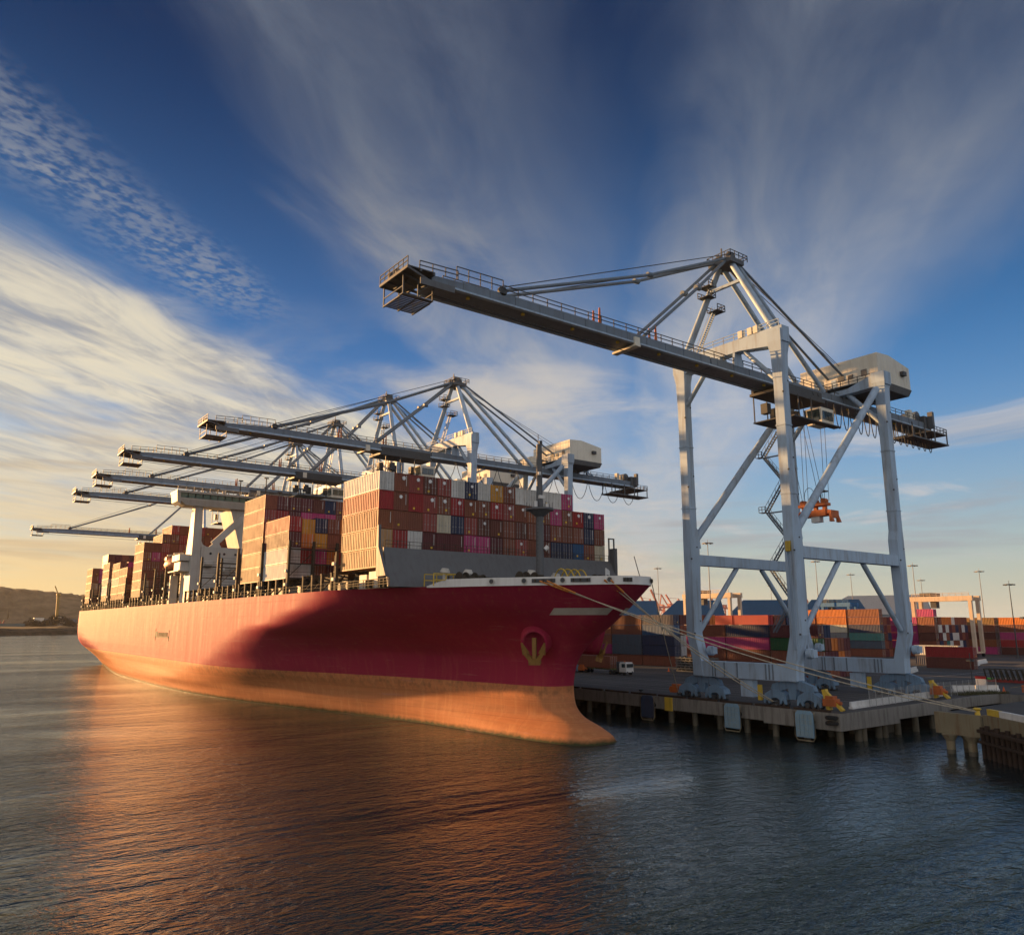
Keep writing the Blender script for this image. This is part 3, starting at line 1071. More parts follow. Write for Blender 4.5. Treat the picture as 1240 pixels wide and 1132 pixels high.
for x, h in ((8, 1.6), (11, 1.0), (14, 4.5), (15.6, 1.3), (18, 1.5), (21, 6.0), (22.6, 1.8), (25, 2.4), (28, 1.4), (31, 4.0), (36, 1.6)):
    m = MB()
    m.beam((x, YB + 1.6, 49.3), (x, YB + 1.6, 49.3 + h), .22, .22)
    m.cbox((x, YB + 1.6, 49.3 + h), (1.2, .5, .3))
    m.build("aerial", LASH, house)
for x, h in ((27, 1.6), (10, 1.3)):
    m = MB()
    m.tube((x, YB + 2, 49.3), (x, YB + 2, 49.3 + h), .6, 10)
    m.build("satellite_dome", SHIPW, house)
for x in (7.0, 10.5, 13.4):
    m = MB()
    m.tube((x, YB - .06, 33.6), (x, YB + .05, 33.6), .33, 12)
    m.build("porthole", GLASS, house)
for x, z in ((6.2, 30.9), (9.5, 29.3), (12.9, 30.0)):
    m = MB()
    m.tube((x - 1, YB - 1.0, z), (x + 1, YB - 1.0, z), .75, 10)
    m.box(x - .8, x + .8, YB - 1.2, YB - .02, z - .95, z - .7)
    m.build("life_raft_canister", SHIPW, house)
# enclosed lifeboat hung on the port side
LB = paint("lifeboat_orange", (0.55, 0.22, 0.12), 0.55, 0.2)
m = MB()
n_, st = 12, 9
vs = []
for k in range(st):
    f = k / (st - 1)
    yy = YB + 12.5 + 9.0 * f
    r = math.sin(math.pi * min(max(f, .06), .94)) ** .45
    for i in range(n_):
        th = 2 * math.pi * i / n_
        vs.append((1.7 + 1.75 * r * math.cos(th), yy, 31.4 + (1.75 if math.sin(th) > 0 else 1.5) * r * math.sin(th)))
m.add(vs, [(k * n_ + i, k * n_ + (i + 1) % n_, (k + 1) * n_ + (i + 1) % n_, (k + 1) * n_ + i) for k in range(st - 1) for i in range(n_)] +
      [tuple(range(n_)), tuple(range((st - 1) * n_, st * n_))], 0, True)
m.box(.6, 2.4, YB + 18.5, YB + 20.4, 32.7, 33.6)
m.build("lifeboat", LB, SHIP)
m = MB()
for y in (YB + 13.5, YB + 20.5):
    m.beam((3.6, y, 20.7), (3.6, y, 34.5), .5, .5)
    m.beam((3.6, y, 34.5), (1.2, y, 34.2), .4, .4)
    m.beam((1.7, y, 34.2), (1.7, y, 33.2), .08, .08)
m.build("davit", SHIPW, SHIP)
m = MB()
m.box(-.2, 3.9, YB + 1.5, YB + 9, 31.6, 33.2)
m.box(.2, 3.9, YB + 2, YB + 8, 29.2, 31.3)
m.box(-.4, 4.2, YB + 1, YB + 11.5, 28.9, 29.15)
m.build("side_cabin", SHIPW, house)
m = MB()
m.box(.3, 2.2, YB + 11.0, YB + 12.0, 20.7, 28.2)
for z in (24.4, 26.2):
    m.box(.26, .31, YB + 11.2, YB + 11.5, z, z + 1.1, 1)
m.build("stair_tower", [SHIPW, DARKST], SHIP)

# engine casing aft, seen over the stacks
m = MB()
m.box(11, 34, 233, 238, 20.7, 31)
m.build("funnel_casing", SHIPW, SHIP)

# ------------------------------------------------------------------ containers
CCOL = {   # colour word: base colour
    'white': (0.55, 0.55, 0.53), 'cream': (0.50, 0.45, 0.34), 'brown': (0.20, 0.062, 0.035), 'dark brown': (0.115, 0.036, 0.026),
    'maroon': (0.10, 0.022, 0.026), 'red': (0.30, 0.022, 0.024), 'russet': (0.27, 0.055, 0.045), 'rust': (0.24, 0.075, 0.03),
    'orange': (0.55, 0.16, 0.025), 'yellow': (0.52, 0.25, 0.03), 'navy': (0.018, 0.030, 0.075), 'blue': (0.02, 0.085, 0.20),
    'pink': (0.42, 0.045, 0.16), 'magenta': (0.30, 0.02, 0.13), 'green': (0.015, 0.085, 0.03), 'teal': (0.05, 0.16, 0.15), 'grey': (0.20, 0.20, 0.21),
    'slate blue': (0.06, 0.085, 0.12), 'ochre': (0.24, 0.13, 0.04), 'pale grey': (0.36, 0.36, 0.36), 'tan': (0.42, 0.24, 0.11)}


def cmat(c):
    return paint("container_" + c.replace(' ', '_'), CCOL[c], 0.62, 0.38, (0.10, 0.055, 0.035) if c not in ('white', 'cream') else (0.25, 0.17, 0.10), 0.9, vary=0.16, spec=0.4)


GALV = plain("galvanised", (0.35, 0.35, 0.34), 0.5, 0.3)
CW, CL, CH = 2.438, 12.192, 2.785


def corrug(m, x, sgn, y0, y1, z0, z1, per, dep):
    """trapezoid corrugated sheet in the plane x, pressed inwards"""
    n = int(round((y1 - y0) / per))
    p = (y1 - y0) / n
    ys, xs = [], []
    for k in range(n):
        for f, d in ((0, 0), (.32, 0), (.5, 1), (.82, 1)):
            ys.append(y0 + (k + f) * p)
            xs.append(x - sgn * d * dep)
    ys.append(y1)
    xs.append(x)
    vs = []
    for a, b in zip(xs, ys):
        vs += [(a, b, z0), (a, b, z1)]
    m.add(vs, [(2 * i, 2 * i + 2, 2 * i + 3, 2 * i + 1) for i in range(len(xs) - 1)])


def corrug_end(m, y, sgn, x0, x1, z0, z1, per, dep):
    k = MB()
    corrug(k, y, sgn, x0, x1, z0, z1, per, dep)
    m.add([(b, a, z) for a, b, z in k.v], k.f)


def container_mesh(L=CL, per=.56):
    m = MB()
    w, l = CW / 2, L / 2
    P = .13
    for sx_ in (-1, 1):
        for sy_ in (-1, 1):
            m.box(sx_ * w, sx_ * (w - P), sy_ * l, sy_ * (l - P), 0.0, CH)
            for z in (0, CH - .12):
                m.box(sx_ * (w + .006), sx_ * (w - .17), sy_ * (l + .006), sy_ * (l - .18), z - .004, z + .124)
        m.box(sx_ * w, sx_ * (w - .10), -l + P, l - P, 0.02, .17)
        m.box(sx_ * w, sx_ * (w - .10), -l + P, l - P, CH - .11, CH - .02)
        corrug(m, sx_ * (w - .02), sx_, -l + P, l - P, .17, CH - .11, per, .06)
    for sy_ in (-1, 1):
        m.box(-w + P, w - P, sy_ * l, sy_ * (l - .10), .02, .15)
        m.box(-w + P, w - P, sy_ * l, sy_ * (l - .10), CH - .12, CH - .02)
    corrug_end(m, l - .03, 1, -w + P, w - P, .15, CH - .12, .4, .05)
    m.add([(-w + P, -l + .09, .1), (w - P, -l + .09, .1), (w - P, -l + .09, CH - .1), (-w + P, -l + .09, CH - .1)], [(0, 1, 2, 3)])
    n = 22
    vs = []
    for i in range(n + 1):
        y = -l + .1 + (L - .2) * i / n
        z = CH - .035 - (.03 if i % 2 else 0)
        vs += [(-w + .09, y, z), (w - .09, y, z)]
    m.add(vs, [(2 * i, 2 * i + 1, 2 * i + 3, 2 * i + 2) for i in range(n)])
    m.add([(-w + .05, -l + .05, .08), (w - .05, -l + .05, .08), (w - .05, l - .05, .08), (-w + .05, l - .05, .08)], [(0, 1, 2, 3)])
    return m.mesh("container", cmat('brown'))


def door_mesh(sg, L=CL):
    """one door leaf with its ribs, hinges and locking bars, at the -Y end"""
    m = MB()
    w, l = CW / 2, L / 2
    a, b = (-w + .14, -.015) if sg < 0 else (.015, w - .14)
    y = -l + .015
    m.box(a, b, y, y + .05, .16, CH - .13)
    for z in (.25, .95, 1.65, 2.25):
        m.box(a + .05, b - .05, y - .012, y, z, z + .38)
    for f in (.3, .78):
        x = a + (b - a) * (f if sg > 0 else 1 - f)
        m.tube((x, y - .05, .1), (x, y - .05, CH - .08), .028, 5, 1)
        m.box(x - .12, x + .12, y - .075, y - .03, 1.05, 1.13, 1)
        for z in (.3, 1.6, 2.5):
            m.box(x - .05, x + .05, y - .03, y - .011, z, z + .08, 1)
    return m.mesh("door", [cmat('brown'), GALV])


CMESH = {40: container_mesh(CL), 20: container_mesh(6.06)}
DMESH = {40: (door_mesh(-1), door_mesh(1)), 20: (door_mesh(-1, 6.06), door_mesh(1, 6.06))}


def end_mesh():
    m = MB()
    corrug_end(m, -CL / 2 + .03, -1, -CW / 2 + .13, CW / 2 - .13, .15, CH - .12, .37, .05)
    return m.mesh("end_panel", cmat('brown'))


EMESH = end_mesh()
m = MB()
pts = []
for k in range(14):
    r = .33 if k % 2 == 0 else .22
    th = 2 * math.pi * k / 14 + math.pi / 2
    pts.append((r * math.cos(th), r * math.sin(th)))
m.prism(pts, 'y', -.02, 0)
LMESH = m.mesh("emblem", plain("emblem_white", (0.75, 0.76, 0.77), 0.5))
m = MB()
m.box(-.16, .16, -.015, 0, -.16, .16)
SMESH = m.mesh("warning_sticker", plain("sticker_yellow", (0.75, 0.5, 0.04), 0.5))
m = MB()
m.box(-.04, .04, -.02, 0, -.8, .8)
PMESH = m.mesh("number_strip", plain("strip_white", (0.6, 0.6, 0.58), 0.5))
NCONT = [0]


def add_obj(name, mesh, mat_, parent=None):
    o = bpy.data.objects.new(name, mesh)
    COL.objects.link(o)
    if mat_ is not None:
        o.material_slots[0].link = 'OBJECT'
        o.material_slots[0].material = mat_
    if parent is not None:
        o.parent = parent
    return o


def container(x, y, z, c, label, group, size=40, doors=True, emblem=None, rz=0.0, end=False):
    """x, y: middle of the base"""
    NCONT[0] += 1
    o = add_obj("shipping_container", CMESH[size], cmat(c))
    o.location = (x + random.uniform(-.015, .015), y + random.uniform(-.03, .03), z)
    o.rotation_euler = (0, 0, rz)
    tag(o, label, "container", group)
    if end and size == 40:
        add_obj("end_panel", EMESH, cmat(c), o)
    elif doors:
        for dm in DMESH[size]:
            add_obj("door", dm, cmat(c), o)
    L2 = CL / 2 if size == 40 else 3.03
    if emblem:
        e = add_obj("emblem", LMESH, None, o)
        e.location = (random.choice((-.1, .1, .3)), -L2 - .07, 2.05)
        e.scale = (emblem, 1, emblem)
    if doors and random.random() < .45:
        e = add_obj("warning_sticker", SMESH, None, o)
        e.location = (random.choice((-.35, .35)), -L2 - .045, random.choice((.5, .7)))
    if doors and random.random() < .35:
        e = add_obj("number_strip", PMESH, None, o)
        e.location = (.75, -L2 - .045, 1.7)
    return o


A = {'W': 'white', 'C': 'cream', 'b': 'brown', 'd': 'dark brown', 'm': 'maroon', 'r': 'red', 'k': 'russet', 'u': 'rust', 'o': 'orange', 'y': 'yellow',
     'n': 'navy', 'B': 'blue', 'p': 'pink', 'M': 'magenta', 'g': 'green', 't': 'teal', 'G': 'grey', 's': 'slate blue', 'h': 'ochre', 'P': 'pale grey', 'T': 'tan'}
PITCH, TIER, ZB = 2.5, 2.845, 23.57


def tier_word(k, n):
    """k counted from the top"""
    if k == 0:
        return "top tier"
    if k == n - 1:
        return "lowest tier"
    return ORD[k] + " tier down"


LOT = {}


def lot_box(x, y, z, c, L=CL):
    """one plain far container of the joined lots: body, corner posts and rails standing proud"""
    m = LOT.setdefault(c, MB())
    w, l = CW / 2, L / 2
    m.box(x - w + .05, x + w - .05, y - l + .05, y + l - .05, z + .04, z + CH - .03)
    for sx_ in (-1, 1):
        for sy_ in (-1, 1):
            m.box(x + sx_ * w, x + sx_ * (w - .16), y + sy_ * l, y + sy_ * (l - .16), z, z + CH)
        m.box(x + sx_ * w, x + sx_ * (w - .1), y - l + .17, y + l - .17, z + CH - .14, z + CH - .01)
        m.box(x + sx_ * .05, x + sx_ * .11, y - l - .02, y - l + .04, z + .1, z + CH - .1)


def bay(y, rows, name, group, n_total, emb=(), zb=ZB, tier_h=TIER, lot_from=99, corner_sun_col={}):
    """rows listed from the top; strings of colour letters from the port side, '.' = none"""
    for k, row in enumerate(rows):
        tier = n_total - 1 - k
        for c, ch in enumerate(row):
            if ch == '.':
                continue
            if c == 0:
                ch = corner_sun_col.get(k, ch)
            if c >= lot_from:
                lot_box(PITCH * (c + .5), y + CL / 2, zb + tier * tier_h, A[ch])
                continue
            corner = "at the sunlit corner" if c == 0 else ORD[c] + " from the sunlit corner"
            lab = f"{A[ch]} container, {tier_word(k, n_total)}, {corner}, {name}"
            o = container(PITCH * (c + .5), y + CL / 2, zb + tier * tier_h, A[ch], lab, group,
                      emblem=(random.choice((.9, 1.0, 1.1)) if (k, c) in emb else None), end=random.random() < .25)
            o.scale = (1, 1, tier_h / TIER)


G_SHIP = "containers stacked on the ship"
emb = {(0, i) for i in (1, 2, 3, 4, 6, 8, 9, 14)} | {(1, i) for i in (1, 3, 4, 5, 6, 7, 8, 9, 10, 11, 12, 13, 14, 15, 16, 17)} | {(3, 10), (2, 7)}
bay(0, ["WbkdkWnWybWWWWp", "rbrkbrbbrkbubpbrnp", "mbbkCnkddbdbmbbbnb", "brWmmmppmbkbdnnBbC", "T................."], "foremost bay", G_SHIP, 5, emb, corner_sun_col={2: 'u', 3: 'T'})  # corner rust and tan: golden sunlight painted onto darker boxes
bay(35.0, ["r.nbo", "moybu", "Wrpor", "WWbmn"], "low bay behind the foremost", G_SHIP, 4)
container(PITCH * 1.5, 35 + CL / 2, ZB + 3 * TIER - .35, 'yellow', "yellow open topped container beside the red one on the low second bay", G_SHIP)
bay(48.6, ["bmmmdnbbmbdbmb", "krmpppbmbbdmbr", "ur", "um", "Tb", "Tm"], "tall bay before the bridge", G_SHIP, 6)
bay(153.2, ["...rbbrbbubrb", "..bbrbbbrbbbr", "bbkbkbbrbbkbu", "uprbbbbbkbbbb", "bbkbmbbbb", "bbbmbbm", "Tbb", "Tmb"], "tall bay behind the bridge", G_SHIP, 8, zb=22.9, lot_from=8)
bay(174.5, ["umbd", "ubmb", "Tbdm", "umbb"], "low narrow bay aft", G_SHIP, 4, zb=22.9, tier_h=2.7, lot_from=1)
bay(187.0, ["bpmbd", "ubbmb", "Cbm", "Tmb", "ubm"], "second aft bay", G_SHIP, 5, zb=22.9, tier_h=2.62, lot_from=1)
bay(205.5, ["bpmdb", "umbbd", "Cmb", "Wbm", "Tmb"], "pale based aft bay", G_SHIP, 5, zb=22.9, lot_from=1)
bay(240.0, ["..dmbdbbm", "..bmbbdbm", "up.bdbmbd", "upmbbd", "Tmpbd", "Tbmdb", "umbdb"], "sternmost bay", G_SHIP, 7, zb=22.8, lot_from=2)


def flush_lots(name):
    if LOT:
        J = MB()
        mats = []
        for k, (c, m) in enumerate(LOT.items()):
            J.add(m.v, m.f, k)
            mats.append(cmat(c))
        tag(J.build(name, mats), kind='stuff')
        LOT.clear()


flush_lots("aft_container_lot")

# ------------------------------------------------------------------ quay cranes
SMALL = {'lifting_lug', 'cable_run', 'web_stiffener', 'floodlight', 'cladding_seam', 'house_post', 'hanger_plate', 'hoist_rope', 'boom_hoist_rope', 'cabinet'}


def crane(yc, label, tipx=-10.2, zb=55.0, bh=1.7, apx=(51.0, 76.2), near=True, trolley_x=66.0):
    """one ship-to-shore crane; boom along X at station yc"""
    top = zb + bh
    C = empty("quay_crane", (65.0, yc, ZQ), label, "crane", "ship to shore cranes along the quay")
    XW, XL, HY_ = 50.0, 80.3, 9.6

    def part(name, m, mat_=CRANE, parent=None):
        o = m.build(name, mat_, parent or C, off=C['org'])
        if name in SMALL:
            o['kind'] = 'stuff'
        return o

    dz_ = zb - 55.0
    # four legs with a knee above the sill and a wide portal joint
    for X, zt, sgn in ((XW, 60.2 + dz_, 1), (XL, 59.4 + dz_, -1)):
        for s in (-1, 1):
            m = MB()
            prof = [(7.6, -1.0, 1.0, 1.2, .95), (10.0, -.95, 1.0, 1.0, .85), (14.0, -.95, 1.0, 0, .82), (20.0, -.9, 1.05, 0, .8), (24.9, -.9, 1.25, 0, .8), (27.2, -.9, 1.25, 0, .8),
                    (29.6, -.88, 1.3, 0, .8), (31.2, -.85, .85, 0, .78), (52 + dz_, -.8, .8, 0, .78), (56.4 + dz_, -.85, .85, 0, .95), (zt - 1.9, -1.15, 1.15, 0, 1.2), (zt, -1.15, 1.15, 0, 1.2)]
            vs = []
            for z, xa, xb, inw, wy in prof:
                yy = yc + s * (HY_ - inw)
                xa, xb = (X + xa, X + xb) if sgn > 0 else (X - xb, X - xa)
                vs += [(xa, yy - wy, z), (xb, yy - wy, z), (xb, yy + wy, z), (xa, yy + wy, z)]
            fs = [(3, 2, 1, 0)]
            for k in range(len(prof) - 1):
                for i in range(4):
                    j = (i + 1) % 4
                    fs.append((4 * k + i, 4 * k + j, 4 * k + 4 + j, 4 * k + 4 + i))
            e = 4 * (len(prof) - 1)
            fs.append((e, e + 1, e + 2, e + 3))
            m.add(vs, fs)
            lg = part("leg", m)
            if near:
                for z in (34.5, 45.0 + dz_):
                    m = MB()
                    m.box(X - .9, X + .9, yc + s * HY_ - .87, yc + s * HY_ + .87, z, z + .2)
                    part("splice_flange", m, CRANE, lg)
                m = MB()
                for z in np.arange(14, 58, 12):
                    m.box(X - 1.0, X - .8, yc + s * HY_ - .95, yc + s * HY_ - .75, z, z + .25)
                    m.box(X + .5, X + .7, yc + s * HY_ - .9, yc + s * HY_ - .78, z + 2, z + 2.2)
                part("lifting_lug", m, DARKST, lg)
                m = MB()
                m.tube((X + 1.2, yc + s * 8.9 - 1.15, 11.4), (X + 1.2, yc + s * 8.9 - 2.0, 11.4), .75, 10)
                m.box(X + .7, X + 1.7, yc + s * 8.9 - 2.4, yc + s * 8.9 - 1.9, 10.9, 12.0)
                part("storm_anchor", m, CRANE, lg)
    # sill beams, portal beams, struts and braces
    for X in (XW, XL):
        m = MB()
        m.box(X - .9, X + .9, yc - HY_ + .4, yc + HY_ - .4, 7.5, 9.85)
        sb = part("sill_beam", m)
        m = MB()
        for y in (-5.5, -4.9, -4.3, .8, 3.2, 5.0, 5.5):
            m.box(X - .99, X - .89, yc + y - .1, yc + y + .1, 7.6, 9.8)
        part("cable_run", m, BOOMP, sb)
    for s in (-1, 1):
        y = yc + s * HY_
        m = MB()
        m.box(XW + 1.2, XL - 1.2, y - .7, y + .7, 25.15, 26.9)
        part("portal_beam", m)
        m = MB()
        m.tube((XW + 11.8, y, 25.1), (XW + 1.5, y, 14.6), .42, 10)
        part("portal_strut", m)
        m = MB()
        m.tube((XL - 11.4, y, 25.1), (XL - 1.4, y, 14.6), .42, 10)
        part("portal_strut", m)
        m = MB()
        m.tube((XW + 1.3, y, 29.4), (XL - 2.0, y, 56.0 + dz_), .62, 12)
        part("diagonal_brace", m)
        m = MB()
        m.prism([(XW + .75, 28.0), (XW + 2.3, 28.0), (XW + 1.8, 31.0), (XW + .75, 32.0)], 'y', y - .3, y + .35)
        part("gusset", m)
    # bogies
    for X in (XW, XL):
        for s in (-1, 1):
            yy = yc + s * 8.2
            m = MB()
            m.prism([(yy - 3.6, 6.3), (yy - 3.3, 7.0), (yy - 1.1, 7.7), (yy + 1.1, 7.7), (yy + 3.3, 7.0), (yy + 3.6, 6.3), (yy + 2.6, 5.9), (yy + .7, 6.5), (yy + .5, 5.0), (yy - .5, 5.0), (yy - .7, 6.5), (yy - 2.6, 5.9)], 'x', X - .45, X + .45)
            part("equaliser_beam", m, BOGIE)
            for e in (-1, 1):
                y2 = yy + e * 2.75
                m = MB()
                m.prism([(y2 - 1.9, 4.95), (y2 - 1.7, 5.6), (y2 - .6, 6.2), (y2 + .6, 6.2), (y2 + 1.7, 5.6), (y2 + 1.9, 4.95), (y2 + .9, 4.75), (y2 + .35, 5.1), (y2 - .35, 5.1), (y2 - .9, 4.75)], 'x', X - .75, X + .75)
                bg_ = part("bogie", m, BOGIE)
                for q in (-1.35, -.5, .5, 1.35):
                    m = MB()
                    m.tube((X - .5, y2 + q, 4.42), (X + .5, y2 + q, 4.42), .40, 12)
                    part("wheel", m, DARKST, bg_)
                    if abs(q) > 1:
                        m = MB()
                        m.prism([(y2 + q - .55, 4.3), (y2 + q - .5, 4.95), (y2 + q - .15, 5.2), (y2 + q + .15, 5.2), (y2 + q + .5, 4.95), (y2 + q + .55, 4.3), (y2 + q + .3, 4.3), (y2 + q, 4.85), (y2 + q - .3, 4.3)], 'x', X - .85, X - .55)
                        part("wheel_guard", m, BOGIE, bg_)
            m = MB()
            ye = yc + s * 13.9
            m.box(X - .7, X + .7, ye - .9, ye + .9, 4.55, 5.5)
            m.box(X - .5, X + .5, ye - .6, ye + .6, 5.5, 5.9)
            m.tube((X, ye + s * .9, 5.0), (X, ye + s * 1.5, 5.0), .25, 8)
            part("rail_clamp", m, ORANGE)
        m = MB()
        m.box(X - .6, X + .6, yc - 1.6, yc + .6, 4.9, 7.3)
        part("cable_cabinet", m)
        m = MB()
        m.box(X - 1.0, X - .6, yc - 3.3, yc - 2.7, 4.6, 6.8)
        part("warning_board", m, YELLOW)
    # top cross beams
    m = MB()
    z0 = top + 1.3
    vs = []
    for y, za, w_ in ((-11.0, z0 + 0.2, .95), (-9.0, z0 - .2, .95), (-3.0, z0 + .7, .9), (3.0, z0 + .7, .9), (9.0, z0 - .2, .95), (11.0, z0 + .2, .95)):
        vs += [(XW - w_, yc + y, za), (XW + w_, yc + y, za), (XW + w_, yc + y, z0 + 2.7), (XW - w_, yc + y, z0 + 2.7)]
    fs = [(0, 1, 2, 3), (20, 23, 22, 21)]
    for k in range(5):
        for i in range(4):
            j = (i + 1) % 4
            fs.append((4 * k + i, 4 * k + j, 4 * k + 4 + j, 4 * k + 4 + i))
    m.add(vs, fs)
    xb = part("cross_beam", m)
    m = MB()
    rail(m, [(XW - .9, yc - 10.5, z0 + 2.7), (XW - .9, yc + 10.5, z0 + 2.7)], 1.1, 2, .05)
    part("beam_rail", m, CRANE, xb)
    m = MB()
    for y in (-1.9, 1.1):
        m.hexa([(XW - 1.2, yc + y - .2, top - .2), (XW + 1.2, yc + y - .2, top - .2), (XW + 1.2, yc + y + .2, top - .2), (XW - 1.2, yc + y + .2, top - .2),
                (XW - .8, yc + y - .2, z0 + 1), (XW + .8, yc + y - .2, z0 + 1), (XW + .8, yc + y + .2, z0 + 1), (XW - .8, yc + y + .2, z0 + 1)])
    part("hanger_plate", m, CRANE, xb)
    m = MB()
    for y in (-6.3, -5.2, -3.4):
        m.cbox((XW - .6, yc + y, z0 + 3.3), (.9, .8, 1.2))
    part("cabinet", m, HOUSE, xb)
    m = MB()
    vs = []
    for y, za, zb_ in ((-10.9, 57.0, 59.3), (-8.8, 56.9, 59.3), (-3.6, 56.75, 57.7), (3.6, 56.75, 57.7), (8.8, 56.9, 59.3), (10.9, 57.0, 59.3)):
        vs += [(XL - .9, yc + y, za + dz_), (XL + .9, yc + y, za + dz_), (XL + .9, yc + y, zb_ + dz_), (XL - .9, yc + y, zb_ + dz_)]
    fs = [(0, 1, 2, 3), (20, 23, 22, 21)]
    for k in range(5):
        for i in range(4):
            j = (i + 1) % 4
            fs.append((4 * k + i, 4 * k + j, 4 * k + 4 + j, 4 * k + 4 + i))
    m.add(vs, fs)
    part("cross_beam", m)
    for s in (-1, 1):
        m = MB()
        m.tube((XL, yc + s * 8.9, 50.5 + dz_), (XL, yc + s * 3.2, 56.9 + dz_), .45, 10)
        part("knee_brace", m)
        m = MB()
        m.tube((XW, yc + s * 8.9, 52.5 + dz_), (XW, yc + s * 3.4, 58.6 + dz_), .4, 10)
        part("knee_brace", m)
    # boom girder: one box with walkway ledges and rails
    m = MB()
    HB_ = 1.6
    yb_ = yc - .4
    for xa, xb_ in ((tipx + 2.5, 43.0), (43.25, 112.0)):
        vs = []
        for x, t0 in ((xa, .5 if xa < 0 else 0), (xa + 6, .15 if xa < 0 else 0), (xa + 12, 0), (xb_, 0)):
            vs += [(x, yb_ - HB_, zb), (x, yb_ + HB_, zb), (x, yb_ + HB_, top - t0), (x, yb_ - HB_, top - t0)]
        fs = [(0, 1, 2, 3), (12, 15, 14, 13)]
        for k in range(3):
            for i in range(4):
                j = (i + 1) % 4
                fs.append((4 * k + i, 4 * k + j, 4 * k + 4 + j, 4 * k + 4 + i))
        m.add(vs, fs)
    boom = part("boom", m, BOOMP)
    m = MB()
    for s in (-1, 1):
        m.box(tipx + 3, 112, yb_ + s * (HB_ + .02), yb_ + s * (HB_ + .62), zb - .05, zb + .18)
        m.box(tipx + 3, 112, yb_ + s * (HB_ + .005), yb_ + s * (HB_ + .12), zb + .3, zb + .42)
    part("trolley_rail_ledge", m, CRANE, boom)
    m = MB()
    for x in np.arange(tipx + 7, 111, 4.0):
        m.box(x - .06, x + .06, yb_ - HB_ - .07, yb_ - HB_ - .001, zb + .44, top - .1)
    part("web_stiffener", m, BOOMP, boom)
    m = MB()
    for s in (-1, 1):
        rail(m, [(tipx + .5, yb_ + s * 2.2, top - .55), (tipx + 6, yb_ + s * 1.9, top - .2)], 1.1, 1.8, .05)
        rail(m, [(tipx + 6, yb_ + s * 1.6, top - .1), (tipx + 13, yb_ + s * 1.6, top)], 1.7, 1.9, .05)
        rail(m, [(tipx + 13, yb_ + s * 1.55, top), (112, yb_ + s * 1.55, top)], 1.1, 2.4, .05)
    part("walkway_rail", m, DARKST, boom)
    m = MB()
    for x in np.arange(tipx + 8, 108, 8.5):
        m.cbox((x, yb_ - HB_ + .5, zb - .16), (.35, .35, .3))
    part("floodlight", m, YELLOW, boom)
    # tip frame with hanging service platform
    m = MB()
    m.box(tipx - 1.2, tipx + 2.5, yb_ - 2.4, yb_ + 4.6, top - .6, top - .48)
    for y in (-2.3, -.6, 1.2, 2.9, 4.5):
        m.beam((tipx - 1.1, yb_ + y, top - .75), (tipx + 3.6, yb_ + y * .6, zb + .1), .2, .28)
    for x in (tipx - 1.1, tipx + .6, tipx + 2.4):
        m.beam((x, yb_ - 2.4, top - .72), (x, yb_ + 4.6, top - .72), .25, .25)
    part("tip_platform", m, GREYST, boom)
    m = MB()
    zp = zb - 1.6
    m.box(tipx - .8, tipx + 3.4, yb_ - .6, yb_ + .1, zp, zp + .1)
    for k in range(9):
        m.box(tipx - .8, tipx + 3.4, yb_ + .3 + k * .46, yb_ + .58 + k * .46, zp + .01, zp + .07)
    for x in (-.8, 1.2, 3.2):
        m.box(tipx + x, tipx + x + .2, yb_ + .1, yb_ + 4.4, zp - .1, zp)
    for x, y in ((-.7, -.5), (-.7, 4.3), (1.3, -.5), (1.3, 4.3), (3.3, -.5), (3.3, 4.3)):
        m.box(tipx + x - .07, tipx + x + .07, yb_ + y - .07, yb_ + y + .07, zp + .1, zb + (.9 if x < 2 else .0))
    for x in (-.7, 3.3):
        m.box(tipx + x - .05, tipx + x + .05, yb_ - .43, yb_ + 4.23, zp + .95, zp + 1.05)
    m.box(tipx + .5, tipx + 5.2, yb_ - 2.5, yb_ - 2.35, zb - .7, zb + .1)
    part("service_platform", m, GREYST, boom)
    m = MB()
    rail(m, [(tipx - 1.15, yb_ - 2.35, top - .48), (tipx - 1.15, yb_ + 4.55, top - .48)], 1.1, 1.2, .045)
    m.cbox((tipx - .3, yb_ + 3.4, top + .2), (.6, .6, 1.3))
    m.cbox((tipx - .4, yb_ + 1.8, top + .1), (.5, .8, 1.1))
    part("tip_rail", m, DARKST, boom)
    for s in (-1, 1):
        m = MB()
        m.tube((tipx + 13, yb_ + s * 1.4 - .2, top + .3), (tipx + 13, yb_ + s * 1.4 + .2, top + .3), .65, 14)
        part("sheave", m, DARKST, boom)
    for x in (19.6, 30.9):
        for s in (-.9, .9):
            m = MB()
            m.tube((x, yb_ - .8 + s * .7, top + .01), (x, yb_ - .8 + s * .7, top + 2.3), .22, 8, r2=.12)
            part("boom_latch_post", m, ORANGE, boom)
    m = MB()
    m.box(25.4, 26.4, yb_ - 2.6, yb_ + 2.2, zb - .6, zb - .3)
    m.box(25.4, 26.4, yb_ - 2.5, yb_ - 2.2, zb - .3, zb + .8)
    part("rope_support", m, HOUSE, boom)
    # A-frame on the waterside cross beam
    ax, az = apx
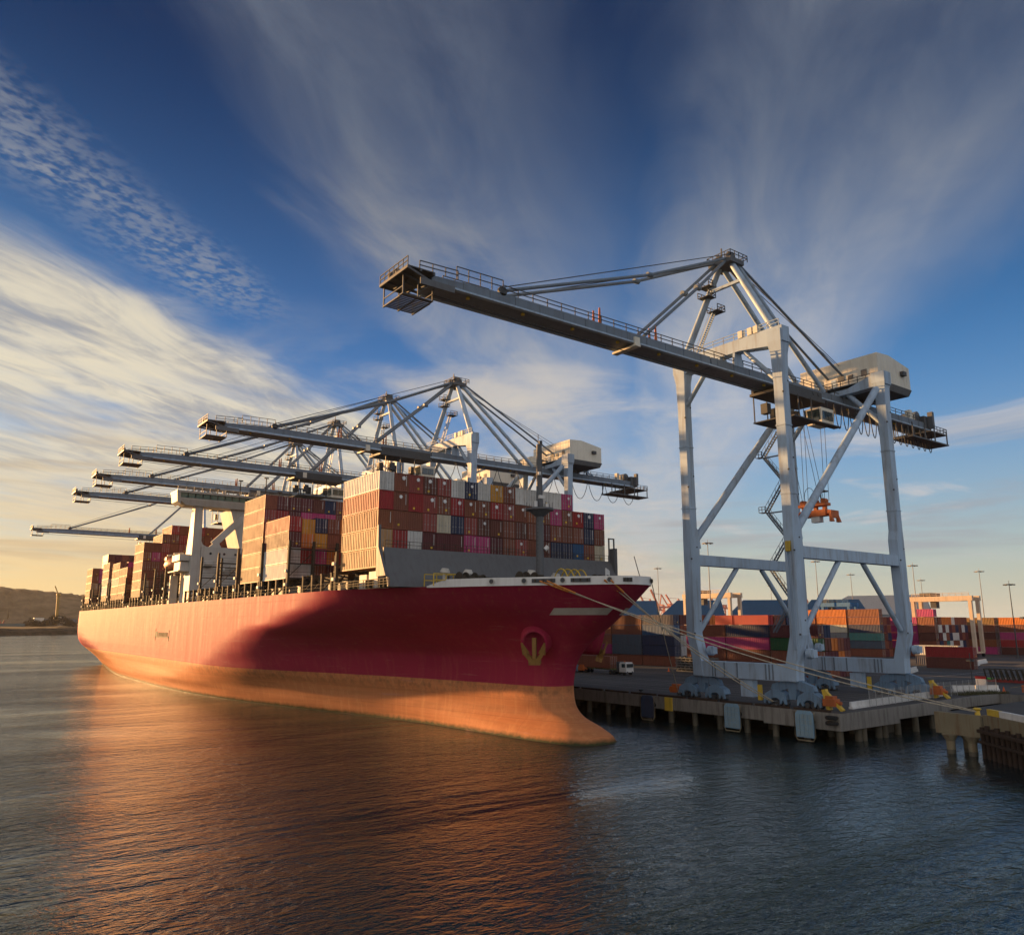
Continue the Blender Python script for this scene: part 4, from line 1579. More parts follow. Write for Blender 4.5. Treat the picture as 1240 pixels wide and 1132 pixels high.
    for s in (-1, 1):
        m = MB()
        m.tube((XW, yc + s * 9.2, z0 + 2.6), (ax - .2, yc + s * 1.3, az - 1.2), .62, 12, r2=.5)
        part("mast_leg", m)
        m = MB()
        m.tube((ax + .9, yc + s * 1.3, az - .9), (74.5, yc + s * 1.9, top), .46, 10)
        part("back_strut", m)
        m = MB()
        m.tube((ax + 1.2, yc + s * 1.0, az - .2), (91.0, yc + s * 1.6, top + .2), .24, 8)
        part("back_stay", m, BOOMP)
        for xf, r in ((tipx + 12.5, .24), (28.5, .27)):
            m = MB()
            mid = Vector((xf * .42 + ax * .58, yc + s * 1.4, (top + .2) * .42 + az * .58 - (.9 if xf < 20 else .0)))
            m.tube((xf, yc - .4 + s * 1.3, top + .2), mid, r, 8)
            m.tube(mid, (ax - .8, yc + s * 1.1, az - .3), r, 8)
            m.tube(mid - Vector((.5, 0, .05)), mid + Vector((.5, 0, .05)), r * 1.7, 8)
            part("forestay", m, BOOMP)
    m = MB()
    m.beam((XW + .4, yc - 3.2, az - 5), (XW + .4, yc + 3.2, az - 5), .5, .5)
    part("mast_tie", m)
    m = MB()
    m.box(ax - 1.8, ax + 1.8, yc - 2.3, yc + 2.3, az - 1.4, az - .6)
    for s in (-1, 1):
        m.prism([(ax - 1.4, az - .7), (ax + 1.4, az - .7), (ax + .7, az + 1.0), (ax - .9, az + .9)], 'y', yc + s * 1.1 - .15, yc + s * 1.1 + .15)
        m.tube((ax - .2, yc + s * 1.1 - .5, az + .1), (ax - .2, yc + s * 1.1 + .5, az + .1), .7, 12)
    m.beam((ax, yc + .8, az + .6), (ax, yc + .8, az + 2.4), .2, .2)
    hd = part("mast_head", m, GREYST)
    m = MB()
    rail(m, [(ax - 1.9, yc - 2.4, az - .6), (ax + 2.6, yc - 2.4, az - .6), (ax + 2.6, yc + 2.4, az - .6), (ax - 1.9, yc + 2.4, az - .6), (ax - 1.9, yc - 2.4, az - .6)], 1.1, 1.1, .05)
    part("head_rail", m, DARKST, hd)
    m = MB()
    for (xx, yy, zz_) in ((ax - 1, yc + 3.4, az - 4.2), (ax + 1.3, yc + 3.6, az - 8.0), (ax - 1, yc + 3.6, az - 6.0)):
        m.box(xx - 1, xx + 1, yy - 1.1, yy + 1.1, zz_, zz_ + .1)
        rail(m, [(xx - 1, yy - 1.1, zz_), (xx + 1, yy - 1.1, zz_), (xx + 1, yy + 1.1, zz_), (xx - 1, yy + 1.1, zz_)], 1.1, 1, .05)
    part("mast_landing", m, DARKST, hd)
    m = MB()
    a, b = Vector((ax + 1.0, yc + 3.9, az - 8)), Vector((ax + 1.2, yc + 8.4, z0 + 3.2))
    for o in (-.35, .35):
        m.beam(a + Vector((o, 0, 0)), b + Vector((o, 0, 0)), .08, .3)
        m.beam(a + Vector((o, 0, 1)), b + Vector((o, 0, 1)), .06, .06)
    for k in range(22):
        p = a + (b - a) * (k + .5) / 22
        m.box(p.x - .35, p.x + .35, p.y - .14, p.y + .14, p.z - .03, p.z + .03)
    part("mast_stair", m, CRANE)
    # machinery house
    x0, x1, y0, y1, h0, h1 = 82.0, 93.4, yc - 8.4, yc + 7.2, top + 2.1, top + 7.3
    m = MB()
    xm = x0 + 4.2
    vs = []
    for y in (y0, y1):
        vs += [(x0, y, h0), (x1, y, h0), (x1, y, h1 - .9), (xm, y, h1 + .25), (x0, y, h1)]
    m.add(vs, [(0, 1, 2, 3, 4), (9, 8, 7, 6, 5), (0, 5, 6, 1), (1, 6, 7, 2), (2, 7, 8, 3), (3, 8, 9, 4), (4, 9, 5, 0)])
    mh = part("machinery_house", m, HOUSE)
    m = MB()
    m.hexa([(x0 + .3, y0 + .3, h0 - 1.2), (x1 - .3, y0 + .3, h0 - 1.2), (x1 - .3, y1 - .3, h0 - 1.2), (x0 + .3, y1 - .3, h0 - 1.2), (x0 - .25, y0 - .15, h0), (x1 + .15, y0 - .15, h0), (x1 + .15, y1 + .15, h0), (x0 - .25, y1 + .15, h0)])
    part("house_floor", m, GREYST, mh)
    m = MB()
    for k in range(14):
        y = y0 + .6 + k * 1.06
        m.box(x0 - .03, x0 + .02, y, y + .05, h0 + .1, h1 - .1)
    for k in range(10):
        x = x0 + .6 + k * 1.06
        m.box(x, x + .05, y0 - .03, y0 + .02, h0 + .1, h1 - .95)
    part("cladding_seam", m, HOUSE, mh)
    for y, z, a_, b_ in ((yc - 6.3, h0 + 1.4, 1.1, 1.2), (yc - 1.9, h0 + 1.4, 1.3, 1.1), (yc - 3.6, h0 + 1.4, 1.0, .8)):
        m = MB()
        m.box(x0 - .12, x0 + .02, y, y + a_, z, z + b_)
        for q in range(4):
            m.box(x0 - .18, x0 - .1, y + .05, y + a_ - .05, z + .1 + q * b_ / 4, z + .18 + q * b_ / 4)
        part("louvre", m, GREYST, mh)
    m = MB()
    m.box(x0 - .06, x0 + .02, yc - .2, yc + .8, h0 + .05, h0 + 2.1)
    part("house_door", m, CRANE, mh)
    m = MB()
    m.cbox((x1 - 3.0, y0 - .35, h0 + 2.6), (1.2, .7, .8))
    part("extractor_fan", m, DARKST, mh)
    m = MB()
    m.box(x0 - 1.4, x0 - .25, y0, y1 + 1, h0 - .12, h0)
    rail(m, [(x0 - 1.35, y0, h0), (x0 - 1.35, y1 + 1, h0)], 1.1, 1.6, .05)
    part("house_walkway", m, DARKST, mh)
    m = MB()
    m.box(76.4, 79.8, yc + 1.0, yc + 6.6, top + 1.0, top + 3.6)
    part("switch_room", m, HOUSE, mh)
    m = MB()
    for x in (84.5, 94.0):
        for y in (-1.9, 1.9):
            m.box(x - .3, x + .3, yc + y - .3, yc + y + .3, top, h0 - .9)
    m.beam((96, yc - 2, top + .1), (91.5, yc - 2, h0 - 1), .3, .3)
    part("house_post", m, CRANE, mh)
    # back end: reel platform and hanging cable loops
    m = MB()
    m.box(100.5, 115.5, yc - 4.6, yc - .4, zb - 3.2, zb - 2.95)
    m.box(108.5, 115.5, yc - 4.4, yc + 4.4, zb - 1.0, zb - .8)
    for x in (101, 106, 110, 115.2):
        m.box(x - .1, x + .1, yc - 4.5, yc - 4.3, zb - 2.95, zb - .2)
        m.box(x - .1, x + .1, yc - .7, yc - .5, zb - 2.95, zb + .05)
    part("end_platform", m, GREYST, boom)
    m = MB()
    rail(m, [(108.5, yc - 4.4, zb - .8), (115.4, yc - 4.4, zb - .8), (115.4, yc + 4.4, zb - .8)], 1.1, 1.4, .05)
    part("end_rail", m, DARKST, boom)
    m = MB()
    m.tube((109.5, yc - 1.6, top + 1.1), (109.5, yc + 1.6, top + 1.1), 1.1, 14)
    m.box(111, 113.6, yc - 2.2, yc + 2.2, zb + .2, top + 1.4)
    m.box(112.0, 112.8, yc - 3.4, yc - 2.4, zb + .4, top + 2.2)
    part("boom_winch", m, GREYST, boom)
    m = MB()
    m.cbox((106, yc - 1.5, top + .9), (1.0, 1.0, 1.9))
    m.cbox((107.3, yc - 1.5, top + .7), (.8, .8, 1.4))
    part("cabinet", m, HOUSE, boom)
    xs_ = list(np.linspace(trolley_x + 7.5, 112, 17 if near else 12))
    for a, b in zip(xs_[:-1], xs_[1:]):
        m = MB()
        pts = [Vector((a + (b - a) * f, yc - 2.9, zb - .35 - (4.6 if near else 5.2) * (1 - abs(2 * f - 1) ** 2.2))) for f in np.linspace(0, 1, 9)]
        m.path(pts, .085, 5)
        part("festoon_loop", m, CABLE, boom)
    # trolley, cab, ropes
    tx = trolley_x
    zt = zb - 1.1
    m = MB()
    m.box(tx - 7, tx + 7, yc - 2.9, yc + 2.7, zb - .95, zb - .5)
    for s in (-1, 1):
        m.box(tx - 6.5, tx + 6.5, yc + s * 2.2, yc + s * 2.7, zb - .5, zb + .9)
        for e in (-5.5, -4, 4, 5.5):
            m.tube((tx + e, yc + s * 1.9, zb + .45), (tx + e, yc + s * 2.8, zb + .45), .35, 10)
    m.box(tx - 6, tx + 2, yc - 3.6, yc + 3.0, zt - 4.4, zt - 4.2)
    for e in (-5.8, -2, 1.8):
        for y in (-3.4, 2.8):
            m.box(tx + e - .08, tx + e + .08, yc + y - .08, yc + y + .08, zt - 4.2, zb - .9)
    m.box(tx - 6, tx + 8.0, yc - 5.0, yc - 3.62, zt - 4.6, zt - 4.4)
    for q in ((-5, 1), (-3, -1), (-1, 2), (3.5, 1), (4.8, -1)):
        m.cbox((tx + q[0], yc + q[1], zt - 2.0), (1.1, 1.3, 1.8))
    tr = part("trolley", m, DARKST)
    m = MB()
    cx_ = tx + 4.5
    m.hexa([(cx_ - 1.4, yc - 4.4, zt - 4.35), (cx_ + 2.2, yc - 4.4, zt - 4.35), (cx_ + 2.2, yc - 1.6, zt - 4.35), (cx_ - 1.4, yc - 1.6, zt - 4.35),
            (cx_ - 1.7, yc - 4.5, zt - 1.5), (cx_ + 2.3, yc - 4.5, zt - 1.5), (cx_ + 2.3, yc - 1.6, zt - 1.5), (cx_ - 1.7, yc - 1.6, zt - 1.5)])
    cb = part("operator_cab", m, HOUSE)
    for k in range(2):
        m = MB()
        m.box(cx_ - 1.2 + k * 1.6, cx_ + .25 + k * 1.6, yc - 4.56, yc - 4.4, zt - 3.6, zt - 2.1)
        part("cab_window", m, GLASS, cb)
    m = MB()
    m.hexa([(cx_ - 1.52, yc - 4.2, zt - 3.7), (cx_ - 1.40, yc - 4.2, zt - 3.7), (cx_ - 1.40, yc - 1.9, zt - 3.7), (cx_ - 1.52, yc - 1.9, zt - 3.7),
            (cx_ - 1.76, yc - 4.2, zt - 1.8), (cx_ - 1.6, yc - 4.2, zt - 1.8), (cx_ - 1.6, yc - 1.9, zt - 1.8), (cx_ - 1.76, yc - 1.9, zt - 1.8)])
    part("cab_window", m, GLASS, cb)
    m = MB()
    m.tube((tipx + 3, yc - 1.2, zb - .9), (tx - 6.5, yc - 1.8, zb - 1.4), .06, 5)
    part("trolley_rope", m, CABLE)
    m = MB()
    m.tube((ax + .5, yc - .4, az - .3), (x0, yc - 1, h1 - .6), .06, 5)
    m.tube((ax + .5, yc + .4, az - .3), (x0 + 4, yc + 1, h1 + .1), .06, 5)
    m.tube((ax - .8, yc - .6, az + .5), (tipx + 13, yc - 1.2, top + 1.0), .07, 5)
    m.tube((ax - .8, yc + .6, az - .8), (tipx + 14, yc + 1.2, top + .7), .07, 5)
    m.tube((ax - .8, yc + .2, az - 1.1), (29.5, yc + .6, top + .3), .07, 5)
    part("boom_hoist_rope", m, CABLE)
    if near:
        # zig-zag stair at the far landside leg
        m = MB()
        zz_ = [14, 20, 26, 31.5, 37, 42.5, 48, 53]
        for k, (a_, b_) in enumerate(zip(zz_[:-1], zz_[1:])):
            d = 2.1 if k % 2 == 0 else -2.1
            yb = yc + HY_ + 2.9
            xx = XL - 1.5
            p, q = Vector((xx, yb + d, a_)), Vector((xx, yb - d, b_))
            for o in (-.45, .45):
                m.beam(p + Vector((o, 0, 0)), q + Vector((o, 0, 0)), .1, .3)
                m.beam(p + Vector((o, 0, 1.1)), q + Vector((o, 0, 1.1)), .07, .07)
                for f in np.linspace(0, 1, 6):
                    c_ = p + (q - p) * f + Vector((o, 0, 0))
                    m.beam(c_, c_ + Vector((0, 0, 1.1)), .06, .06)
            for f in np.linspace(.05, .95, 12):
                c_ = p + (q - p) * f
                m.box(c_.x - .45, c_.x + .45, c_.y - .13, c_.y + .13, c_.z - .03, c_.z + .03)
            m.box(xx - .6, xx + .6, yb - d - (1.4 if d > 0 else 0), yb - d + (0 if d > 0 else 1.4), b_ - .1, b_)
            m.beam((xx, yb - d, b_ - .2), (xx, yc + HY_, b_ - .2), .25, .25)
            rail(m, [(xx - .6, yb - d - (1.4 if d > 0 else 0), b_), (xx - .6, yb - d + (0 if d > 0 else 1.4), b_)], 1.1, .7, .05)
        part("zigzag_stair", m, BOOMP)
        m = MB()
        for y in (-.3, .3):
            m.box(XW - 1.12, XW - 1.0, yc - HY_ + y - .05, yc - HY_ + y + .05, 12, 27)
        for z in np.arange(12.2, 27, .45):
            m.box(XW - 1.1, XW - 1.02, yc - HY_ - .3, yc - HY_ + .3, z, z + .06)
        part("leg_ladder", m, CRANE)
        m = MB()
        m.box(XW - 1.35, XW - .92, yc - HY_ - .35, yc - HY_ + .35, 26.0, 27.5)
        part("control_box", m, YELLOW)
        m = MB()
        for k, (dx, dy) in enumerate(((-3.6, -2.4), (-3.6, -1.6), (3.2, -2.4), (3.2, -1.6), (-3.6, 1.6), (-3.6, 2.4), (3.2, 1.6), (3.2, 2.4))):
            m.tube((70.0 + dx, yc + dy, zb - 1), (71.8 + dx * .25, yc + dy, 36.6), .045, 5)
        part("hoist_rope", m, CABLE)
    return C


crane(-25.0, "nearest pale blue crane with its boom reaching high over the bow")


def crane_copy(src, yc, label):
    c = copy_tree(src)
    c.location = (65.0, yc, ZQ)
    c['label'] = label
    return c


c2 = crane(60.0, "second nearest crane with a cream house over the foremost containers", near=False, trolley_x=36.0, tipx=-8.6)
c3 = crane(97.0, "third crane from the bow with its boom tip behind the second boom", tipx=-17.0, zb=54.3, apx=(51.0, 80.6), near=False, trolley_x=30.0)
crane_copy(c3, 133.0, "fourth crane from the bow with its boom just above the bridge wing")
crane_copy(c3, 168.0, "fifth crane from the bow with its boom passing behind the bridge wing")
crane_copy(c3, 284.0, "farthest crane with its low boom beyond the stern")

# spreader hanging under the nearest crane
sp = empty("spreader", (71.8, -25.0, 33.2), "orange container spreader hanging on ropes under the nearest crane", "spreader")
m = MB()
m.box(71.1, 71.5, -28.2, -21.8, 34.2, 34.8)
m.box(72.1, 72.5, -28.2, -21.8, 34.2, 34.8)
m.box(71.0, 72.6, -27.5, -22.5, 33.9, 35.0)
m.build("main_frame", ORANGE, sp)
for s in (-1, 1):
    m = MB()
    m.box(71.5, 72.1, -25 + s * 2.6, -25 + s * 3.6, 34.1, 34.6)
    m.box(70.6, 73.0, -25 + s * 3.4, -25 + s * 3.8, 33.4, 34.7)
    for x in (70.6, 72.7):
        m.hexa([(x - .2, -25 + s * 3.8 - .3, 32.7), (x + .5, -25 + s * 3.8 - .3, 32.7), (x + .5, -25 + s * 3.8 + .3, 32.7), (x - .2, -25 + s * 3.8 + .3, 32.7),
                (x, -25 + s * 3.6 - .2, 33.9), (x + .3, -25 + s * 3.6 - .2, 33.9), (x + .3, -25 + s * 3.6 + .2, 33.9), (x, -25 + s * 3.6 + .2, 33.9)])
    m.build("telescopic_end", ORANGE, sp)
m = MB()
m.box(70.9, 72.7, -27.6, -22.4, 35.7, 36.2)
for y in (-27, -25.3, -23):
    m.box(71.5, 72.1, y - .3, y + .3, 35.0, 35.7)
    m.tube((71.3, y, 36.5), (72.3, y, 36.5), .5, 10)
m.build("head_block", ORANGE, sp)
m = MB()
m.box(71.2, 72.4, -26.2, -24.6, 32.9, 33.9)
m.build("control_cabinet", WHITE, sp)
m = MB()
m.path([Vector((71.8, -24.2 + 1.0 * math.sin(th), 37.6 + 1.6 * math.cos(th))) for th in np.linspace(0, 2 * math.pi, 13)], .05, 5)
m.tube((71.8, -26.4, 36.2), (71.8, -26.4, 38.2), .12, 6)
m.box(71.2, 72.4, -27.6, -26.2, 38.1, 38.3)
m.tube((71.8, -26.4, 36.2), (71.8, -26.4, 38.2), .12, 6)
m.build("cable_basket", DARKST, sp)

# ------------------------------------------------------------------ quay structure
def sheet(name, pts, z, mat_, kind='structure'):
    m = MB()
    m.add([(x, y, z) for x, y in pts], [tuple(range(len(pts)))])
    return tag(m.build(name, mat_), kind=kind)


def strip(m, a, b, wd, z):
    a, b = Vector((*a, 0)), Vector((*b, 0))
    d = (b - a).normalized()
    n = Vector((-d.y, d.x, 0)) * wd / 2
    m.add([(p.x, p.y, z) for p in (a - n, b - n, b + n, a + n)], [(0, 1, 2, 3)])


q = bpy.data.objects.new("quay", None)
COL.objects.link(q)
q['org'] = (0, 0, 0)
tag(q, kind='structure')
m = MB()
m.box(46.9, 48.4, -41.9, -30.0, 1.75, 3.985)
m.box(46.9, 48.4, -29.98, 90, 2.05, 3.985)
m.box(46.9, 48.4, 90.02, 440, 2.05, 3.985)
m.box(48.42, 62, -41.9, -40.5, 1.75, 3.985)
m.box(62.02, 78, -41.5, -40.2, 2.2, 3.985)
m.box(78.02, 97, -41.2, -39.9, 2.5, 3.985)
m.box(97.02, 98, -51.3, -40.0, 1.0, 3.985)
m.build("quay_beam", CONC, q)
m = MB()
m.box(48.42, 66, -40.4, 440, 2.6, 3.9)
m.build("deck_slab", CONC, q)
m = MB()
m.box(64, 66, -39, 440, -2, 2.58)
m.build("rear_wall", PILE, q)
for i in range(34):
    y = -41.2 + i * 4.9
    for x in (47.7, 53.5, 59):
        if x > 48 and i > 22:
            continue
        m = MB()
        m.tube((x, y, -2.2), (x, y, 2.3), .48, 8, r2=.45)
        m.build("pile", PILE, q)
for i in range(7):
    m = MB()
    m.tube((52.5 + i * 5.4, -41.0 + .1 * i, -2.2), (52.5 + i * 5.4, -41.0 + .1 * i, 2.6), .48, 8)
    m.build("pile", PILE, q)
y = -40.5
while y < 150:
    L = 5.6
    m = MB()
    m.box(47.0, 47.35, y, y + L, 4.004, 4.30)
    m.build("bull_rail", RUST, q)
    y += L + .7
m = MB()
for x in (50, 80.3):
    strip(m, (x - .55, -38), (x - .55, 430), .12, 4.010)
    strip(m, (x, -38), (x, 430), .10, 4.016)
    strip(m, (x + .55, -38), (x + .55, 430), .12, 4.010)
m.build("crane_rail", LASH, q)
LINE = plain("road_marking", (0.30, 0.29, 0.27), 0.85, vary=0.35, scale=.4)
LINEY = plain("yellow_marking", (0.34, 0.22, 0.04), 0.85, vary=0.35, scale=.4)
m = MB()
for x in (56.5, 60.0, 63.5, 67.0, 70.5, 74.0, 77.4):
    strip(m, (x, -34), (x, 430), .16, 4.004)
for x, a, b in ((92, -38, 200), (128, -60, 200), (150, -70, 200), (178, -70, 300), (205, -70, 300)):
    strip(m, (x, a), (x, b), .3, 4.004)
for y in (-14, 22, 60):
    strip(m, (118, y), (240, y + 6), .3, 4.008)
m.build("lane_marking", LINE, q)
m = MB()
strip(m, (105, -28), (160, -24), .25, 4.012)
strip(m, (112, -37), (200, -31), .25, 4.012)
m.build("edge_marking", LINEY, q)

# low jetty at the right with a thick edge beam
jet = bpy.data.objects.new("jetty", None)
COL.objects.link(jet)
jet['org'] = (0, 0, 0)
tag(jet, kind='structure')
E1 = [(53, -51.6), (52, -57.3), (46.5, -64), (36, -77), (24, -95)]
m = MB()
m.prism(E1 + [(400, -95), (400, -51.6)], 'z', 3.6, 4.55)
m.build("jetty_slab", gm, jet)
m = MB()
m.prism([(52.6, -51.4), (51.7, -57.2), (52.5, -57.7), (53.5, -51.4)], 'z', 2.2, 4.75)
m.build("edge_beam", CONCY, jet)
m = MB()
m.prism([(51.75, -57.5), (46.2, -64.2), (47.0, -64.6), (52.5, -57.75)], 'z', 3.3, 4.9)
m.prism([(46.15, -64.3), (35.6, -77.2), (36.4, -77.6), (46.95, -64.7)], 'z', 3.3, 4.9)
m.build("edge_beam", CONCY, jet)
for x, y in ((51.9, -53.4), (54.6, -54.2), (52.0, -55.9)):
    m = MB()
    m.tube((x, y, -2.2), (x, y, .5), .5, 10, 1)
    m.tube((x, y, .5), (x, y, 1.5), .5, 10)
    m.tube((x, y, 1.5), (x, y, 2.25), .5, 10, r2=.95)
    m.build("pile", [CONCY, PILE], jet)
d = Vector((-5.5, -6.7, 0)).normalized()
nrm = Vector((-d.y, d.x, 0)) * -1
for k in range(16):
    p = Vector((51.8, -57.8, 0)) + d * (k * 1.05) + nrm * .55
    m = MB()
    m.tube((p.x, p.y, -2), (p.x + .05 * (k % 3), p.y, 3.5 + .25 * (k % 2)), .28, 7)
    m.build("timber_pile", RUST, jet)
for z, hh in ((3.1, .35), (1.9, .3)):
    m = MB()
    a = Vector((51.7, -57.7, z)) + nrm * .9
    m.beam(a, a + d * 20, .35, hh)
    m.build("timber_waler", RUST, jet)
for k in range(8):
    a = Vector((51.6, -57.9, 4.92)) + d * (k * 2.6) - nrm * .45
    m = MB()
    m.beam(a + Vector((0, 0, .35)), a + d * 2.5 + Vector((0, 0, .35)), .5, .7)
    m.build("kerb_block", YELLOW if k == 0 else WHITE, jet)

PAD = paint('fender_pad', (0.23, 0.34, 0.41), .6, .45, (0.3, 0.24, 0.08), 1.2)
# fenders on the quay face
def fender(y, blue, label):
    e = empty("fender", (46.9, y, 2.0), label, "fender")
    m = MB()
    m.prism([(y - 1.35, .6), (y + 1.35, .6), (y + 1.35, 3.6), (y + .95, 4.05), (y - .95, 4.05), (y - 1.35, 3.6)], 'x', 45.9, 46.15)
    m.build("panel", BLUEF if blue else paint("fender_navy", (0.03, 0.06, 0.12), .6, .4), e)
    if blue:
        m = MB()
        for i in range(4):
            for k in range(4):
                m.box(45.84, 45.89, y - 1.22 + i * .63, y - 1.22 + i * .63 + .53, .75 + k * .74, .75 + k * .74 + .64)
        tag(m.build("facing_pad", PAD, e), kind='stuff')
    m = MB()
    m.tube((46.15, y - .6, 2.6), (46.9, y - .6, 2.6), .45, 10)
    m.tube((46.15, y + .6, 2.6), (46.9, y + .6, 2.6), .45, 10)
    m.build("rubber_cone", RUBBER, e)
    m = MB()
    m.path([Vector((45.95, y - 1.5, 3.9)), Vector((45.95, y - 1.55, .8)), Vector((45.95, y - 1.2, .2)), Vector((45.95, y + 1.2, .2)), Vector((45.95, y + 1.55, .8)), Vector((45.95, y + 1.5, 3.9))], .09, 6)
    m.build("guard_pipe", CONCY, e)


fender(-37.2, True, "blue and white squared fender panel nearest the quay corner")
fender(-25.2, True, "blue squared fender panel under the waterside crane wheels")
fender(-8.2, False, "dark navy fender panel with a tan pipe beside the bulbous bow")
fender(17.0, False, "dark fender with a tan pipe half hidden behind the bow stem")
for z in (2.5, 3.2):
    m = MB()
    m.tube((46.6, -40.9, z), (46.6, -40.9, z + .45), .75, 14)
    m.tube((46.6, -40.9, z + .1), (46.6, -40.9, z + .35), .85, 14)
    tag(m.build("tyre_fender", RUBBER), "black round fender on the quay corner, " + ("upper one" if z > 3 else "lower one"), "fender", "tyre fenders on the quay corner")
m = MB()
m.box(46.72, 46.89, -12.9, -11.3, 1.9, 3.98)
m.build("painted_patch", YELLOW, q)

def bollard(x, y, label, mat_=DARKST, z=ZQ):
    m = MB()
    m.tube((x, y, z), (x, y, z + .5), .32, 10, r2=.26)
    m.tube((x, y, z + .5), (x, y, z + .72), .28, 10, r2=.5)
    m.tube((x, y, z + .72), (x, y, z + .85), .5, 10, r2=.3)
    tag(m.build("bollard", mat_), label, "bollard")


bollard(47.7, 12.5, "dark bollard on the quay edge nearest the bow stem")
bollard(47.7, -5.2, "dark bollard on the quay edge above the navy fender")
bollard(47.7, -13.6, "dark bollard on the quay edge beside the yellow patch")
bollard(47.8, -31.5, "mooring bollard below the waterside sill beam")
for k, (x, y) in enumerate(((52.6, -56.6), (51.7, -58.7))):
    bollard(x, y, ("yellow bollard on the jetty end holding the long ropes", "yellow bollard beside the jetty kerb")[k], YELLOW, 4.75)

# yellow buffer stops at the ends of the crane rails
for k, x in enumerate((50.0, 80.3)):
    e = empty("buffer_stop", (x, -38.5, ZQ), ("yellow buffer stop at the quay corner", "yellow buffer stop at the end of the landside rail")[k], "buffer stop", "buffer stops at the rail ends")
    m = MB()
    m.beam((x, -38.6, 4.0), (x, -38.0, 6.7), .7, .55)
    m.build("post", YELLOW, e)
    m = MB()
    m.beam((x, -40.6, 4.0), (x, -38.2, 6.3), .6, .4)
    m.build("brace", YELLOW, e)

# white barriers and wire fence along the end of the quay
GB = "white barriers along the quay end"
ends = [(53.5, -39.6), (84.5, -37.4)]
n = 10
for k in range(n):
    f0, f1 = k / n, (k + .97) / n
    p = Vector((ends[0][0] + (ends[1][0] - ends[0][0]) * f0, ends[0][1] + (ends[1][1] - ends[0][1]) * f0, 4.0))
    r = Vector((ends[0][0] + (ends[1][0] - ends[0][0]) * f1, ends[0][1] + (ends[1][1] - ends[0][1]) * f1, 4.0))
    m = MB()
    m.beam(p + Vector((0, 0, .15)), r + Vector((0, 0, .15)), .6, .3)
    m.beam(p + Vector((0, 0, .62)), r + Vector((0, 0, .62)), .28, .64)
    tag(m.build("road_barrier", WHITE), f"white barrier, {ORD[k]} from the quay corner in the long row", "barrier", GB)
for k, (a, b, lab) in enumerate((((92.9, -35.4), (96.2, -37.6), "white barrier beside the landside buffer stop"), ((96.4, -37.7), (99.8, -39.9), "white barrier at the end of the grass strip"),
                                 ((186, 1), (194, 3.2), "white concrete block in front of the red container pair"), ((141, -3.7), (150.5, -.6), "white block on the asphalt behind the crane bogies"),
                                 ((200, 6), (212, 8.6), "white low block right of the red container pair"))):
    m = MB()
    p, r = Vector((*a, 4.3)), Vector((*b, 4.3))
    m.beam(p, r, .8, .6)
    m.beam(p + Vector((0, 0, .6)), r + Vector((0, 0, .6)), .35, .6)
    tag(m.build("road_barrier", WHITE), lab, "barrier")
fe = empty("wire_fence", (60, -40.5, ZQ), "thin wire fence along the end of the quay", "fence")
fpts = [(58.0, -39.9), (66, -39.4), (75, -38.8), (84, -38.2), (92, -38.6), (100, -41.0)]
k = 0
prev = None
for a, b in zip(fpts[:-1], fpts[1:]):
    for i in range(4):
        f = i / 4
        p = Vector((a[0] + (b[0] - a[0]) * f, a[1] + (b[1] - a[1]) * f, ZQ))
        m = MB()
        m.tube(p, p + Vector((0, 0, 2.3)), .045, 6)
        m.build("fence_post", GALV, fe)
        if prev is not None:
            m = MB()
            for z in np.linspace(.1, 2.25, 13):
                m.beam(prev + Vector((0, 0, z)), p + Vector((0, 0, z)), .015, .015)
            for j in range(9):
                o = prev + (p - prev) * (j / 9)
                m.beam(o + Vector((0, 0, .1)), o + Vector((0, 0, 2.25)), .012, .012)
            m.build("fence_mesh", GALV, fe)
        prev = p
# grass strip behind the barriers
gr, t = new_mat("dry_grass")
geo = t.n('ShaderNodeNewGeometry').outputs['Position']
a = t.noise(geo, 2.0, 4, .6)
finish(t, t.mix(a, (0.04, 0.05, 0.02, 1), (0.11, 0.10, 0.045, 1)), 0.95)
m = MB()
rs = np.random.RandomState(5)
for i in range(2600):
    x = 88 + 11 * rs.rand()
    y = -39.4 + 3.4 * rs.rand() - .25 * (x - 88)
    h = .15 + .5 * rs.rand() ** 2
    a_ = rs.rand() * 6.28
    m.add([(x, y, 4.0), (x + .09 * math.cos(a_), y + .09 * math.sin(a_), 4.0), (x + .2 * rs.randn(), y + .2 * rs.randn(), 4 + h)], [(0, 1, 2)])
tag(m.build("grass", gr), kind='stuff')

# ------------------------------------------------------------------ yard containers
G_YARD = "containers stacked in the yard"


def stack(X, Y, tiers, block, col, size=40):
    """tiers from the ground up"""
    n = len(tiers)
    for k, ch in enumerate(tiers):
        if ch == '.':
            continue
        if 'row back' in col:
            lot_box(X + CW / 2, Y, ZQ + .01 + k * 2.86, A[ch])
            continue
        tw = tier_word(n - 1 - k, n) if n > 1 else "standing alone"
        lab = f"{A[ch]} container, {tw}, {col} of the {block}"
        container(X + CW / 2, Y, ZQ + .01 + k * 2.86, A[ch], lab, G_YARD, size=size, end=False)


